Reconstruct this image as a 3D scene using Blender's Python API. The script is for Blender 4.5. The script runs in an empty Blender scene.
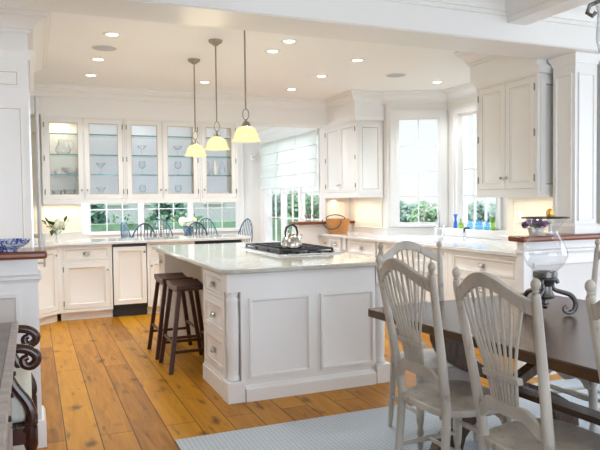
import bpy, math, random
from mathutils import Vector, Matrix
random.seed(7)
S = bpy.context.scene
COL = S.collection
PI = math.pi
R = math.radians

# ------------------------------------------------------------------ camera
CAM_H = 1.365
yaw, pit, rol = R(22.8), R(2.17), R(-0.69)
_fw = Vector((math.sin(yaw)*math.cos(pit), math.cos(yaw)*math.cos(pit), -math.sin(pit)))
_r0 = Vector((math.cos(yaw), -math.sin(yaw), 0)); _u0 = _r0.cross(_fw)
_rt = _r0*math.cos(rol) + _u0*math.sin(rol); _up = -_r0*math.sin(rol) + _u0*math.cos(rol)
cd = bpy.data.cameras.new('camera'); cam = bpy.data.objects.new('camera', cd); COL.objects.link(cam)
cd.sensor_width = 36.0; cd.lens = 636.0*36/600; cd.clip_start = 0.05; cd.clip_end = 300
cam.matrix_world = Matrix(((_rt.x, _up.x, -_fw.x, 0), (_rt.y, _up.y, -_fw.y, 0), (_rt.z, _up.z, -_fw.z, CAM_H), (0, 0, 0, 1)))
S.camera = cam

# ------------------------------------------------------------------ world, exposure
w = bpy.data.worlds.new('sky'); S.world = w; w.use_nodes = True
nt = w.node_tree; nt.nodes.clear()
wo = nt.nodes.new('ShaderNodeOutputWorld'); bg = nt.nodes.new('ShaderNodeBackground')
tc = nt.nodes.new('ShaderNodeTexCoord'); sx = nt.nodes.new('ShaderNodeSeparateXYZ'); cr = nt.nodes.new('ShaderNodeValToRGB')
nt.links.new(tc.outputs['Generated'], sx.inputs[0]); nt.links.new(sx.outputs['Z'], cr.inputs[0])
cr.color_ramp.elements[0].position = 0.0; cr.color_ramp.elements[0].color = (0.94, 0.985, 1.0, 1)
cr.color_ramp.elements[1].position = 0.6; cr.color_ramp.elements[1].color = (0.74, 0.88, 1.0, 1)
nt.links.new(cr.outputs[0], bg.inputs[0]); bg.inputs[1].default_value = .82
nt.links.new(bg.outputs[0], wo.inputs[0])
S.view_settings.view_transform = 'Standard'; S.view_settings.look = 'None'
S.view_settings.gamma = 1; S.view_settings.use_curve_mapping = False
S.view_settings.exposure = 0.36
S.cycles.max_bounces = 14; S.cycles.diffuse_bounces = 6; S.cycles.transparent_max_bounces = 24
S.cycles.caustics_reflective = False; S.cycles.caustics_refractive = False
S.cycles.sample_clamp_indirect = 4.0

def light(name, kind, loc, energy, color, rot=(0, 0, 0), size=None, size_y=None, spot=None, blend=.6, radius=None, spread=None):
    l = bpy.data.lights.new(name, kind); l.energy = energy; l.color = color
    if kind == 'AREA':
        l.size = size
        if size_y: l.shape = 'RECTANGLE'; l.size_y = size_y
        if spread: l.spread = spread
    if kind == 'SPOT':
        l.spot_size = spot; l.spot_blend = blend
    if radius is not None and kind in ('SPOT', 'POINT'): l.shadow_soft_size = radius
    o = bpy.data.objects.new(name, l); COL.objects.link(o); o.location = loc; o.rotation_euler = rot
    return o
light('sun', 'SUN', (-10, -10, 20), 3.0, (1, .96, .9), (R(24), 0, R(-52)))
DAY = (0.72, 0.83, 1.0); WARM = (1.0, 0.85, 0.66); LAMP = (0.90, 0.955, 1.0)
# added fill lamps at assumed dining windows (behind the camera and on its right)
light('dining_south_fill', 'AREA', (1.6, -3.10, 1.30), 150, DAY, (R(94), 0, 0), 4.6, 2.3)
light('dining_east_fill', 'AREA', (5.95, 1.0, 1.55), 60, DAY, (R(90), 0, R(90)), 3.2, 1.9)
light('west_fill', 'AREA', (-.98, 4.62, 1.45), 5, DAY, (R(104), 0, R(-90)), .8, 1.7)  # added fill lamp outside the unseen left-wall opening, lifts the kitchen ceiling
# added fill lamps, out of view beyond bay, nook shades and nook left wall
light('bay_fill', 'AREA', (5.25, 8.3, 3.6), 260, DAY, (R(-58), 0, R(-28)), 2.4, 1.6)
light('bay_fill', 'AREA', (6.6, 6.0, 3.6), 260, DAY, (R(-58), 0, R(-90)), 2.4, 1.6)
light('nook_east_fill', 'AREA', (5.7, 10.8, 2.2), 24, DAY, (R(90), 0, R(90)), 3.0, .9)
light('nook_west_fill', 'AREA', (.30, 10.6, 1.7), 75, DAY, (R(90), 0, R(-90)), 2.6, 1.5)
# recessed ceiling lamps of the kitchen (lit from inside each can)
CANS = [(0.64, 5.45), (0.62, 6.43), (0.62, 7.25), (1.87, 7.24), (2.08, 5.55), (2.09, 5.16), (3.0, 6.47), (3.0, 7.35), (3.0, 5.62), (4.45, 6.35)]
for (x, y) in CANS:
    light('recessed_lamp', 'SPOT', (x, y, 2.715), 31, LAMP, (0, 0, 0), spot=R(135), blend=.8, radius=.05)
for (x, y) in ((1.6, 10.3), (3.2, 10.3)):
    light('nook_fill', 'SPOT', (x, y, 2.70), 95, LAMP, (0, 0, 0), spot=R(168), blend=.9, radius=.10)  # added fill spots to brighten the nook, no fixtures there
for x in (1.0, 3.0, 4.4):
    for y in (0.4, 2.3):
        light('dining_fill', 'SPOT', (x, y, 2.80), 7, LAMP, (0, 0, 0), spot=R(140), blend=.8, radius=.06)  # added ceiling spots lighting the dining room, without fixtures

# ------------------------------------------------------------------ materials
def new_mat(name):
    m = bpy.data.materials.new(name); m.use_nodes = True
    n = m.node_tree; return m, n, n.nodes['Principled BSDF']
def node(n, t, **kw):
    x = n.nodes.new(t)
    for k, v in kw.items(): setattr(x, k, v)
    return x
def plain(name, col, rough=.5, metal=0., spec=.5, var=0., scale=6., bump=0., coat=0., trans=0., ior=1.45, emit=None, es=0., stretch=None):
    m, n, b = new_mat(name)
    b.inputs['Base Color'].default_value = (*col, 1); b.inputs['Roughness'].default_value = rough
    b.inputs['Metallic'].default_value = metal; b.inputs['Specular IOR Level'].default_value = spec
    b.inputs['Coat Weight'].default_value = coat; b.inputs['Transmission Weight'].default_value = trans; b.inputs['IOR'].default_value = ior
    if emit: b.inputs['Emission Color'].default_value = (*emit, 1); b.inputs['Emission Strength'].default_value = es
    if var or bump:
        t = node(n, 'ShaderNodeTexCoord'); nz = node(n, 'ShaderNodeTexNoise'); nz.inputs['Scale'].default_value = scale; nz.inputs['Detail'].default_value = 4
        if stretch:
            mp = node(n, 'ShaderNodeMapping'); mp.inputs['Scale'].default_value = stretch
            n.links.new(t.outputs['Object'], mp.inputs[0]); n.links.new(mp.outputs[0], nz.inputs[0])
        else: n.links.new(t.outputs['Object'], nz.inputs[0])
        if var:
            r = node(n, 'ShaderNodeValToRGB')
            r.color_ramp.elements[0].position = .3; r.color_ramp.elements[1].position = .7
            r.color_ramp.elements[0].color = (*[c*(1-var) for c in col], 1); r.color_ramp.elements[1].color = (*[min(1, c*(1+var)) for c in col], 1)
            n.links.new(nz.outputs[0], r.inputs[0]); n.links.new(r.outputs[0], b.inputs['Base Color'])
        if bump:
            bp = node(n, 'ShaderNodeBump'); bp.inputs['Strength'].default_value = bump; bp.inputs['Distance'].default_value = .01
            n.links.new(nz.outputs[0], bp.inputs['Height']); n.links.new(bp.outputs[0], b.inputs['Normal'])
    return m
def clear_glass(name, tint=(1, 1, 1), refl=.08, rough=0.02, edge=.35, edge_tint=None):
    m, n, b = new_mat(name); n.nodes.remove(b); out = n.nodes['Material Output']
    tr = node(n, 'ShaderNodeBsdfTransparent'); tr.inputs[0].default_value = (*tint, 1)
    gl = node(n, 'ShaderNodeBsdfGlossy'); gl.inputs['Roughness'].default_value = rough
    lw = node(n, 'ShaderNodeLayerWeight'); lw.inputs[0].default_value = .35
    mr = node(n, 'ShaderNodeMapRange'); mr.inputs[3].default_value = refl*.4; mr.inputs[4].default_value = edge
    mx = node(n, 'ShaderNodeMixShader')
    if edge_tint:
        et = node(n, 'ShaderNodeMixRGB'); et.inputs[1].default_value = (*tint, 1); et.inputs[2].default_value = (*edge_tint, 1)
        pw = node(n, 'ShaderNodeMath', operation='POWER'); pw.inputs[1].default_value = 2.0
        n.links.new(lw.outputs['Facing'], pw.inputs[0]); n.links.new(pw.outputs[0], et.inputs[0]); n.links.new(et.outputs[0], tr.inputs[0])
    n.links.new(lw.outputs['Facing'], mr.inputs[0]); n.links.new(mr.outputs[0], mx.inputs[0])
    n.links.new(tr.outputs[0], mx.inputs[1]); n.links.new(gl.outputs[0], mx.inputs[2]); n.links.new(mx.outputs[0], out.inputs[0])
    return m
M = {}
M['white'] = plain('white_cabinet_paint', (.81, .80, .775), .38, var=.015, scale=3)
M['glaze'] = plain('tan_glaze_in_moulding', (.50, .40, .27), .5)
M['wall'] = plain('wall_paint', (.79, .775, .74), .7, var=.015, scale=2)
M['splash'] = plain('cream_backsplash', (.82, .77, .66), .5, var=.02, scale=5)
M['ceil'] = plain('ceiling_paint', (.91, .91, .905), .85)
M['trim'] = plain('trim_paint', (.82, .81, .79), .35)
M['steel'] = plain('brushed_steel', (.62, .63, .65), .28, 1.)
M['kettle'] = plain('kettle_steel', (.56, .54, .50), .14, 1.)
M['nickel'] = plain('satin_nickel', (.40, .38, .34), .36, 1.)
M['chrome'] = plain('chrome', (.82, .84, .87), .08, 1.)
M['bronze'] = plain('brushed_bronze_nickel', (.34, .31, .25), .35, 1.)
M['iron'] = plain('dark_iron', (.13, .125, .12), .36, .85, var=.2, scale=30)
M['black'] = plain('black_plastic', (.015, .015, .016), .35)
M['dark'] = plain('black_cast_iron', (.035, .035, .04), .5)
M['hinge'] = plain('hinge_metal', (.25, .23, .2), .4, 1.)
M['pane'] = clear_glass('window_pane', refl=.004, edge=.10)
M['shelf'] = clear_glass('shelf_glass', (.93, .97, .97), .1, .03, .3)
M['shelf_edge'] = plain('teal_glass_edge', (.10, .27, .29), .15)
M['clear'] = clear_glass('blown_glass', (.95, .965, .975), .12, .02, .30, (.30, .38, .42))
M['cyl'] = clear_glass('hurricane_glass', (.955, .965, .98), .10, .02, .40)
M['blue_glass'] = clear_glass('blue_bottle_glass', (.10, .42, .92), .15, .03, .5)
M['cyan_glass'] = clear_glass('pale_blue_bottle_glass', (.42, .76, .97), .15, .03, .5)
M['lime_glass'] = clear_glass('lime_bottle_glass', (.62, .82, .22), .15, .03, .5)
M['bowlblue'] = None
M['leaf'] = plain('leaf_green', (.05, .13, .03), .5, var=.4, scale=12)
M['petal'] = plain('hydrangea_petal', (.85, .86, .68), .6, var=.05, scale=20)
M['purple'] = plain('purple_petal', (.20, .08, .26), .6, var=.4, scale=30)
M['chairpaint'] = plain('distressed_grey_paint', (.43, .41, .375), .42, var=.13, scale=9, stretch=(1, 1, .35), bump=.06)
def distressed():
    m, n, b = new_mat('distressed_grey_paint'); L = n.links.new
    t = node(n, 'ShaderNodeTexCoord'); mp = node(n, 'ShaderNodeMapping'); mp.inputs['Scale'].default_value = (1, 1, .4); L(t.outputs['Object'], mp.inputs[0])
    a = node(n, 'ShaderNodeTexNoise'); a.inputs['Scale'].default_value = 8; a.inputs['Detail'].default_value = 5; L(mp.outputs[0], a.inputs[0])
    r = node(n, 'ShaderNodeValToRGB'); r.color_ramp.elements[0].position = .3; r.color_ramp.elements[0].color = (.37, .335, .285, 1); r.color_ramp.elements[1].position = .7; r.color_ramp.elements[1].color = (.56, .525, .46, 1); L(a.outputs[0], r.inputs[0])
    c = node(n, 'ShaderNodeTexNoise'); c.inputs['Scale'].default_value = 26; c.inputs['Detail'].default_value = 6; L(mp.outputs[0], c.inputs[0])
    q = node(n, 'ShaderNodeValToRGB'); q.color_ramp.elements[0].position = .60; q.color_ramp.elements[0].color = (0, 0, 0, 1); q.color_ramp.elements[1].position = .70; q.color_ramp.elements[1].color = (.6, .6, .6, 1); L(c.outputs[0], q.inputs[0])
    x = node(n, 'ShaderNodeMixRGB'); L(q.outputs[0], x.inputs[0]); L(r.outputs[0], x.inputs[1]); x.inputs[2].default_value = (.20, .15, .11, 1); L(x.outputs[0], b.inputs['Base Color'])
    b.inputs['Roughness'].default_value = .36; return m
M['chairpaint'] = distressed()
M['windsor'] = plain('slate_blue_paint', (.085, .14, .19), .4, var=.1)
M['stool'] = plain('dark_brown_stool_wood', (.062, .022, .012), .38, spec=.35, var=.35, scale=12, stretch=(1, 1, .15))
M['cap'] = plain('mahogany_cap', (.20, .052, .018), .25, var=.3, scale=5, stretch=(.25, 3, 3), coat=.3)
M['mahog'] = plain('carved_mahogany', (.045, .014, .009), .22, var=.35, scale=8, coat=.4)
M['linen'] = plain('pale_upholstery', (.66, .67, .60), .9, var=.05, scale=60, bump=.1)
M['shade'] = None
M['basket'] = plain('woven_tan_basket', (.50, .22, .06), .6, var=.22, scale=60, stretch=(.3, .3, 2), bump=.2)
M['handle_dark'] = plain('dark_leather', (.05, .04, .045), .5)
M['gold'] = plain('golden_glass', (.75, .45, .10), .25, .6)
M['terra'] = plain('pale_pot', (.6, .55, .5), .6)
M['lampglass'] = plain('lit_cream_glass', (.5, .45, .25), .3, emit=(1.0, .90, .40), es=.95)
def lit_glass():
    m, n, b = new_mat('lit_cream_glass'); n.nodes.remove(b); out = n.nodes['Material Output']; L = n.links.new
    tr = node(n, 'ShaderNodeBsdfTransparent'); tr.inputs[0].default_value = (1, .96, .85, 1)
    df = node(n, 'ShaderNodeBsdfGlossy'); df.inputs[0].default_value = (.06, .06, .05, 1); df.inputs['Roughness'].default_value = .2
    em = node(n, 'ShaderNodeEmission'); em.inputs[0].default_value = (1, .90, .47, 1); em.inputs[1].default_value = .42
    a = node(n, 'ShaderNodeMixShader'); a.inputs[0].default_value = .58; L(df.outputs[0], a.inputs[1]); L(tr.outputs[0], a.inputs[2])
    c = node(n, 'ShaderNodeAddShader'); L(a.outputs[0], c.inputs[0]); L(em.outputs[0], c.inputs[1]); L(c.outputs[0], out.inputs[0])
    return m
M['lampglass'] = lit_glass()
M['bulb'] = plain('lit_can_lens', (1, 1, 1), .4, emit=(1.0, .94, .84), es=7.0)
M['speaker'] = plain('grey_speaker_mesh', (.52, .54, .57), .8, bump=.2, scale=300)
M['china'] = plain('white_china', (.85, .85, .84), .2)
M['sinkw'] = plain('white_fireclay', (.85, .86, .87), .12)
M['side_top'] = plain('aged_grey_brown_top', (.20, .17, .145), .32, var=.3, scale=7)
M['side_body'] = plain('worn_brown_wood', (.26, .16, .10), .4, var=.3, scale=9, stretch=(3, 1, .4))
M['side_edge'] = plain('worn_grey_wood_edge', (.42, .38, .36), .35, var=.25, scale=10, stretch=(3, .6, 3))
M['plate'] = plain('outlet_plate', (.85, .84, .8), .4)
M['lawn'] = plain('lawn', (.10, .19, .05), .9, var=.3, scale=2)
M['hedge'] = plain('hedge_green', (.25, .40, .27), .8, var=.35, scale=3)
M['fir'] = plain('evergreen', (.22, .38, .30), .8, var=.3, scale=3)
M['tree'] = plain('hazed_tree_green', (.34, .50, .33), .8, var=.35, scale=.8)  # leaf colour lightened to imitate distance haze
M['tree2'] = plain('hazed_tree_blue_green', (.34, .48, .42), .8, var=.3, scale=.8)  # bluer leaf colour, haze put into it as well
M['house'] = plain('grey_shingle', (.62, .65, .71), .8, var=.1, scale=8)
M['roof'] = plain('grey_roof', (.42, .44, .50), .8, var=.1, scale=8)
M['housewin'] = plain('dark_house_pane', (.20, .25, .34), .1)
M['bark'] = plain('bark', (.10, .07, .05), .9, var=.2)

def wood_floor():
    m, n, b = new_mat('honey_pine_planks'); L = n.links.new
    t = node(n, 'ShaderNodeTexCoord'); mp = node(n, 'ShaderNodeMapping'); mp.inputs['Rotation'].default_value = (0, 0, R(90))
    mp.inputs['Location'].default_value = (0.3, .045, 0)
    L(t.outputs['Object'], mp.inputs[0])
    br = node(n, 'ShaderNodeTexBrick'); br.offset = .37; br.offset_frequency = 2
    br.inputs['Scale'].default_value = 1; br.inputs['Brick Width'].default_value = 2.6; br.inputs['Row Height'].default_value = .19
    br.inputs['Mortar Size'].default_value = .0034; br.inputs['Mortar Smooth'].default_value = .3; br.inputs['Bias'].default_value = 0
    br.inputs['Color1'].default_value = (0, 0, 0, 1); br.inputs['Color2'].default_value = (1, 1, 1, 1); br.inputs['Mortar'].default_value = (.5, .5, .5, 1)
    L(mp.outputs[0], br.inputs[0])
    # grain
    mg = node(n, 'ShaderNodeMapping'); mg.inputs['Scale'].default_value = (9, .9, 1); L(t.outputs['Object'], mg.inputs[0])
    ng = node(n, 'ShaderNodeTexNoise'); ng.inputs['Scale'].default_value = 2.2; ng.inputs['Detail'].default_value = 7; ng.inputs['Distortion'].default_value = .9
    L(mg.outputs[0], ng.inputs[0])
    add = node(n, 'ShaderNodeMath', operation='MULTIPLY_ADD'); add.inputs[1].default_value = .42; L(br.outputs['Color'], add.inputs[0])
    mul = node(n, 'ShaderNodeMath', operation='MULTIPLY'); mul.inputs[1].default_value = .70; L(ng.outputs[0], mul.inputs[0]); L(mul.outputs[0], add.inputs[2])
    r = node(n, 'ShaderNodeValToRGB'); e = r.color_ramp.elements
    e[0].position = .12; e[0].color = (.15, .042, .002, 1); e[1].position = .85; e[1].color = (.60, .27, .010, 1)
    k = r.color_ramp.elements.new(.5); k.color = (.44, .178, .005, 1)
    L(add.outputs[0], r.inputs[0])
    # knots and dark marks
    mk = node(n, 'ShaderNodeMapping'); mk.inputs['Scale'].default_value = (1.9, .95, 1); L(t.outputs['Object'], mk.inputs[0])
    nd = node(n, 'ShaderNodeTexNoise'); nd.inputs['Scale'].default_value = 5; nd.inputs['Detail'].default_value = 3; L(mk.outputs[0], nd.inputs[0])
    mxv = node(n, 'ShaderNodeMixRGB', blend_type='LINEAR_LIGHT'); mxv.inputs[0].default_value = .10; L(mk.outputs[0], mxv.inputs[1]); L(nd.outputs['Color'], mxv.inputs[2])
    vo = node(n, 'ShaderNodeTexVoronoi'); vo.inputs['Scale'].default_value = 2.6; L(mxv.outputs[0], vo.inputs[0])
    kr = node(n, 'ShaderNodeValToRGB'); kr.color_ramp.elements[0].position = .05; kr.color_ramp.elements[0].color = (1, 1, 1, 1)
    kr.color_ramp.elements[1].position = .22; kr.color_ramp.elements[1].color = (0, 0, 0, 1); L(vo.outputs[0], kr.inputs[0])
    ns = node(n, 'ShaderNodeTexNoise'); ns.inputs['Scale'].default_value = 6; ns.inputs['Detail'].default_value = 5
    ms = node(n, 'ShaderNodeMapping'); ms.inputs['Scale'].default_value = (2.5, .6, 1); L(t.outputs['Object'], ms.inputs[0]); L(ms.outputs[0], ns.inputs[0])
    sr = node(n, 'ShaderNodeValToRGB'); sr.color_ramp.elements[0].position = .60; sr.color_ramp.elements[0].color = (0, 0, 0, 1)
    sr.color_ramp.elements[1].position = .74; sr.color_ramp.elements[1].color = (1, 1, 1, 1); L(ns.outputs[0], sr.inputs[0])
    mxk = node(n, 'ShaderNodeMath', operation='MAXIMUM'); L(kr.outputs[0], mxk.inputs[0]); L(sr.outputs[0], mxk.inputs[1])
    sc = node(n, 'ShaderNodeMath', operation='MULTIPLY'); sc.inputs[1].default_value = .82; L(mxk.outputs[0], sc.inputs[0])
    m1 = node(n, 'ShaderNodeMixRGB'); L(sc.outputs[0], m1.inputs[0]); L(r.outputs[0], m1.inputs[1]); m1.inputs[2].default_value = (.055, .018, .004, 1)
    m2 = node(n, 'ShaderNodeMixRGB'); L(br.outputs['Fac'], m2.inputs[0]); L(m1.outputs[0], m2.inputs[1]); m2.inputs[2].default_value = (.045, .014, .004, 1)
    L(m2.outputs[0], b.inputs['Base Color'])
    b.inputs['Roughness'].default_value = .36; b.inputs['Specular IOR Level'].default_value = .2
    bp = node(n, 'ShaderNodeBump'); bp.inputs['Strength'].default_value = .25; bp.inputs['Distance'].default_value = .003; bp.invert = True
    L(br.outputs['Fac'], bp.inputs['Height']); L(bp.outputs[0], b.inputs['Normal'])
    return m
M['floor'] = wood_floor()
def stone(name, c0, c1, c2, rough):
    m, n, b = new_mat(name); L = n.links.new
    t = node(n, 'ShaderNodeTexCoord'); a = node(n, 'ShaderNodeTexNoise'); a.inputs['Scale'].default_value = 5; a.inputs['Detail'].default_value = 6; a.inputs['Distortion'].default_value = .8
    c = node(n, 'ShaderNodeTexNoise'); c.inputs['Scale'].default_value = 130; c.inputs['Detail'].default_value = 3
    L(t.outputs['Object'], a.inputs[0]); L(t.outputs['Object'], c.inputs[0])
    r = node(n, 'ShaderNodeValToRGB'); r.color_ramp.elements[0].position = .35; r.color_ramp.elements[0].color = (*c0, 1); r.color_ramp.elements[1].position = .68; r.color_ramp.elements[1].color = (*c1, 1)
    L(a.outputs[0], r.inputs[0])
    s = node(n, 'ShaderNodeValToRGB'); s.color_ramp.elements[0].position = .52; s.color_ramp.elements[0].color = (0, 0, 0, 1); s.color_ramp.elements[1].position = .72; s.color_ramp.elements[1].color = (.75, .75, .75, 1)
    L(c.outputs[0], s.inputs[0])
    x = node(n, 'ShaderNodeMixRGB'); L(s.outputs[0], x.inputs[0]); L(r.outputs[0], x.inputs[1]); x.inputs[2].default_value = (*c2, 1)
    L(x.outputs[0], b.inputs['Base Color']); b.inputs['Roughness'].default_value = rough; b.inputs['Specular IOR Level'].default_value = .6
    return m
M['granite'] = stone('pale_speckled_granite', (.47, .46, .41), (.57, .56, .50), (.22, .22, .20), .10)
M['marble'] = stone('pale_grey_marble', (.62, .62, .62), (.74, .73, .71), (.42, .41, .40), .10)
def rug_mat():
    m, n, b = new_mat('pale_blue_woven_rug'); L = n.links.new
    t = node(n, 'ShaderNodeTexCoord'); mp = node(n, 'ShaderNodeMapping'); mp.inputs['Scale'].default_value = (1, 1, 1); mp.inputs['Rotation'].default_value = (0, 0, R(45)); L(t.outputs['Object'], mp.inputs[0])
    ck = node(n, 'ShaderNodeTexChecker'); ck.inputs['Scale'].default_value = 55; ck.inputs[1].default_value = (.56, .61, .66, 1); ck.inputs[2].default_value = (.44, .50, .56, 1)
    L(mp.outputs[0], ck.inputs[0])
    nz = node(n, 'ShaderNodeTexNoise'); nz.inputs['Scale'].default_value = 150; L(t.outputs['Object'], nz.inputs[0])
    x = node(n, 'ShaderNodeMixRGB', blend_type='OVERLAY'); x.inputs[0].default_value = .35; L(ck.outputs[0], x.inputs[1]); L(nz.outputs[0], x.inputs[2])
    L(x.outputs[0], b.inputs['Base Color']); b.inputs['Roughness'].default_value = .95; b.inputs['Specular IOR Level'].default_value = .1
    bp = node(n, 'ShaderNodeBump'); bp.inputs['Strength'].default_value = .4; bp.inputs['Distance'].default_value = .004; L(ck.outputs['Fac'], bp.inputs['Height']); L(bp.outputs[0], b.inputs['Normal'])
    return m
M['rug'] = rug_mat()
def table_mat():
    m, n, b = new_mat('dark_polished_table_wood'); L = n.links.new
    t = node(n, 'ShaderNodeTexCoord'); mp = node(n, 'ShaderNodeMapping'); mp.inputs['Scale'].default_value = (14, 1, 4); L(t.outputs['Object'], mp.inputs[0])
    nz = node(n, 'ShaderNodeTexNoise'); nz.inputs['Scale'].default_value = 3; nz.inputs['Detail'].default_value = 6; L(mp.outputs[0], nz.inputs[0])
    r = node(n, 'ShaderNodeValToRGB'); r.color_ramp.elements[0].position = .3; r.color_ramp.elements[0].color = (.040, .018, .007, 1); r.color_ramp.elements[1].position = .75; r.color_ramp.elements[1].color = (.115, .056, .022, 1)
    L(nz.outputs[0], r.inputs[0]); L(r.outputs[0], b.inputs['Base Color']); b.inputs['Roughness'].default_value = .27; b.inputs['Specular IOR Level'].default_value = .5
    return m
M['table'] = table_mat()
def china_blue():
    m, n, b = new_mat('blue_and_white_china'); L = n.links.new
    t = node(n, 'ShaderNodeTexCoord'); nz = node(n, 'ShaderNodeTexNoise'); nz.inputs['Scale'].default_value = 24; nz.inputs['Detail'].default_value = 2; nz.inputs['Distortion'].default_value = 2.5
    L(t.outputs['Object'], nz.inputs[0]); r = node(n, 'ShaderNodeValToRGB'); r.color_ramp.interpolation = 'CONSTANT'
    r.color_ramp.elements[0].position = 0; r.color_ramp.elements[0].color = (.035, .08, .36, 1); r.color_ramp.elements[1].position = .52; r.color_ramp.elements[1].color = (.62, .70, .84, 1)
    k = r.color_ramp.elements.new(.46); k.color = (.16, .26, .60, 1)
    L(nz.outputs[0], r.inputs[0]); L(r.outputs[0], b.inputs['Base Color']); b.inputs['Roughness'].default_value = .12
    return m
M['bowlblue'] = china_blue()
def fabric_shade():
    m, n, b = new_mat('white_shade_fabric'); n.nodes.remove(b); out = n.nodes['Material Output']
    d = node(n, 'ShaderNodeBsdfDiffuse'); d.inputs[0].default_value = (.85, .84, .82, 1)
    tl = node(n, 'ShaderNodeBsdfTranslucent'); tl.inputs[0].default_value = (.9, .9, .88, 1)
    mx = node(n, 'ShaderNodeMixShader'); mx.inputs[0].default_value = .70
    n.links.new(d.outputs[0], mx.inputs[1]); n.links.new(tl.outputs[0], mx.inputs[2]); n.links.new(mx.outputs[0], out.inputs[0])
    return m
M['shade'] = fabric_shade()
def seeded():
    m, n, b = new_mat('seeded_obscure_glass'); n.nodes.remove(b); out = n.nodes['Material Output']; L = n.links.new
    tl = node(n, 'ShaderNodeBsdfTranslucent'); tl.inputs[0].default_value = (.93, .95, .98, 1)
    rf = node(n, 'ShaderNodeBsdfRefraction'); rf.inputs['Color'].default_value = (.95, .97, 1, 1); rf.inputs['Roughness'].default_value = .62; rf.inputs['IOR'].default_value = 1.25
    df = node(n, 'ShaderNodeBsdfDiffuse'); df.inputs[0].default_value = (.9, .92, .94, 1)
    t = node(n, 'ShaderNodeTexCoord'); nz = node(n, 'ShaderNodeTexNoise'); nz.inputs['Scale'].default_value = 70; L(t.outputs['Object'], nz.inputs[0])
    r = node(n, 'ShaderNodeMapRange'); r.inputs[3].default_value = .45; r.inputs[4].default_value = .85; L(nz.outputs[0], r.inputs[0])
    a = node(n, 'ShaderNodeMixShader'); L(r.outputs[0], a.inputs[0]); L(tl.outputs[0], a.inputs[1]); L(rf.outputs[0], a.inputs[2])
    c = node(n, 'ShaderNodeMixShader'); c.inputs[0].default_value = .18; L(a.outputs[0], c.inputs[1]); L(df.outputs[0], c.inputs[2]); L(c.outputs[0], out.inputs[0])
    return m
M['seeded'] = seeded()

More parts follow.
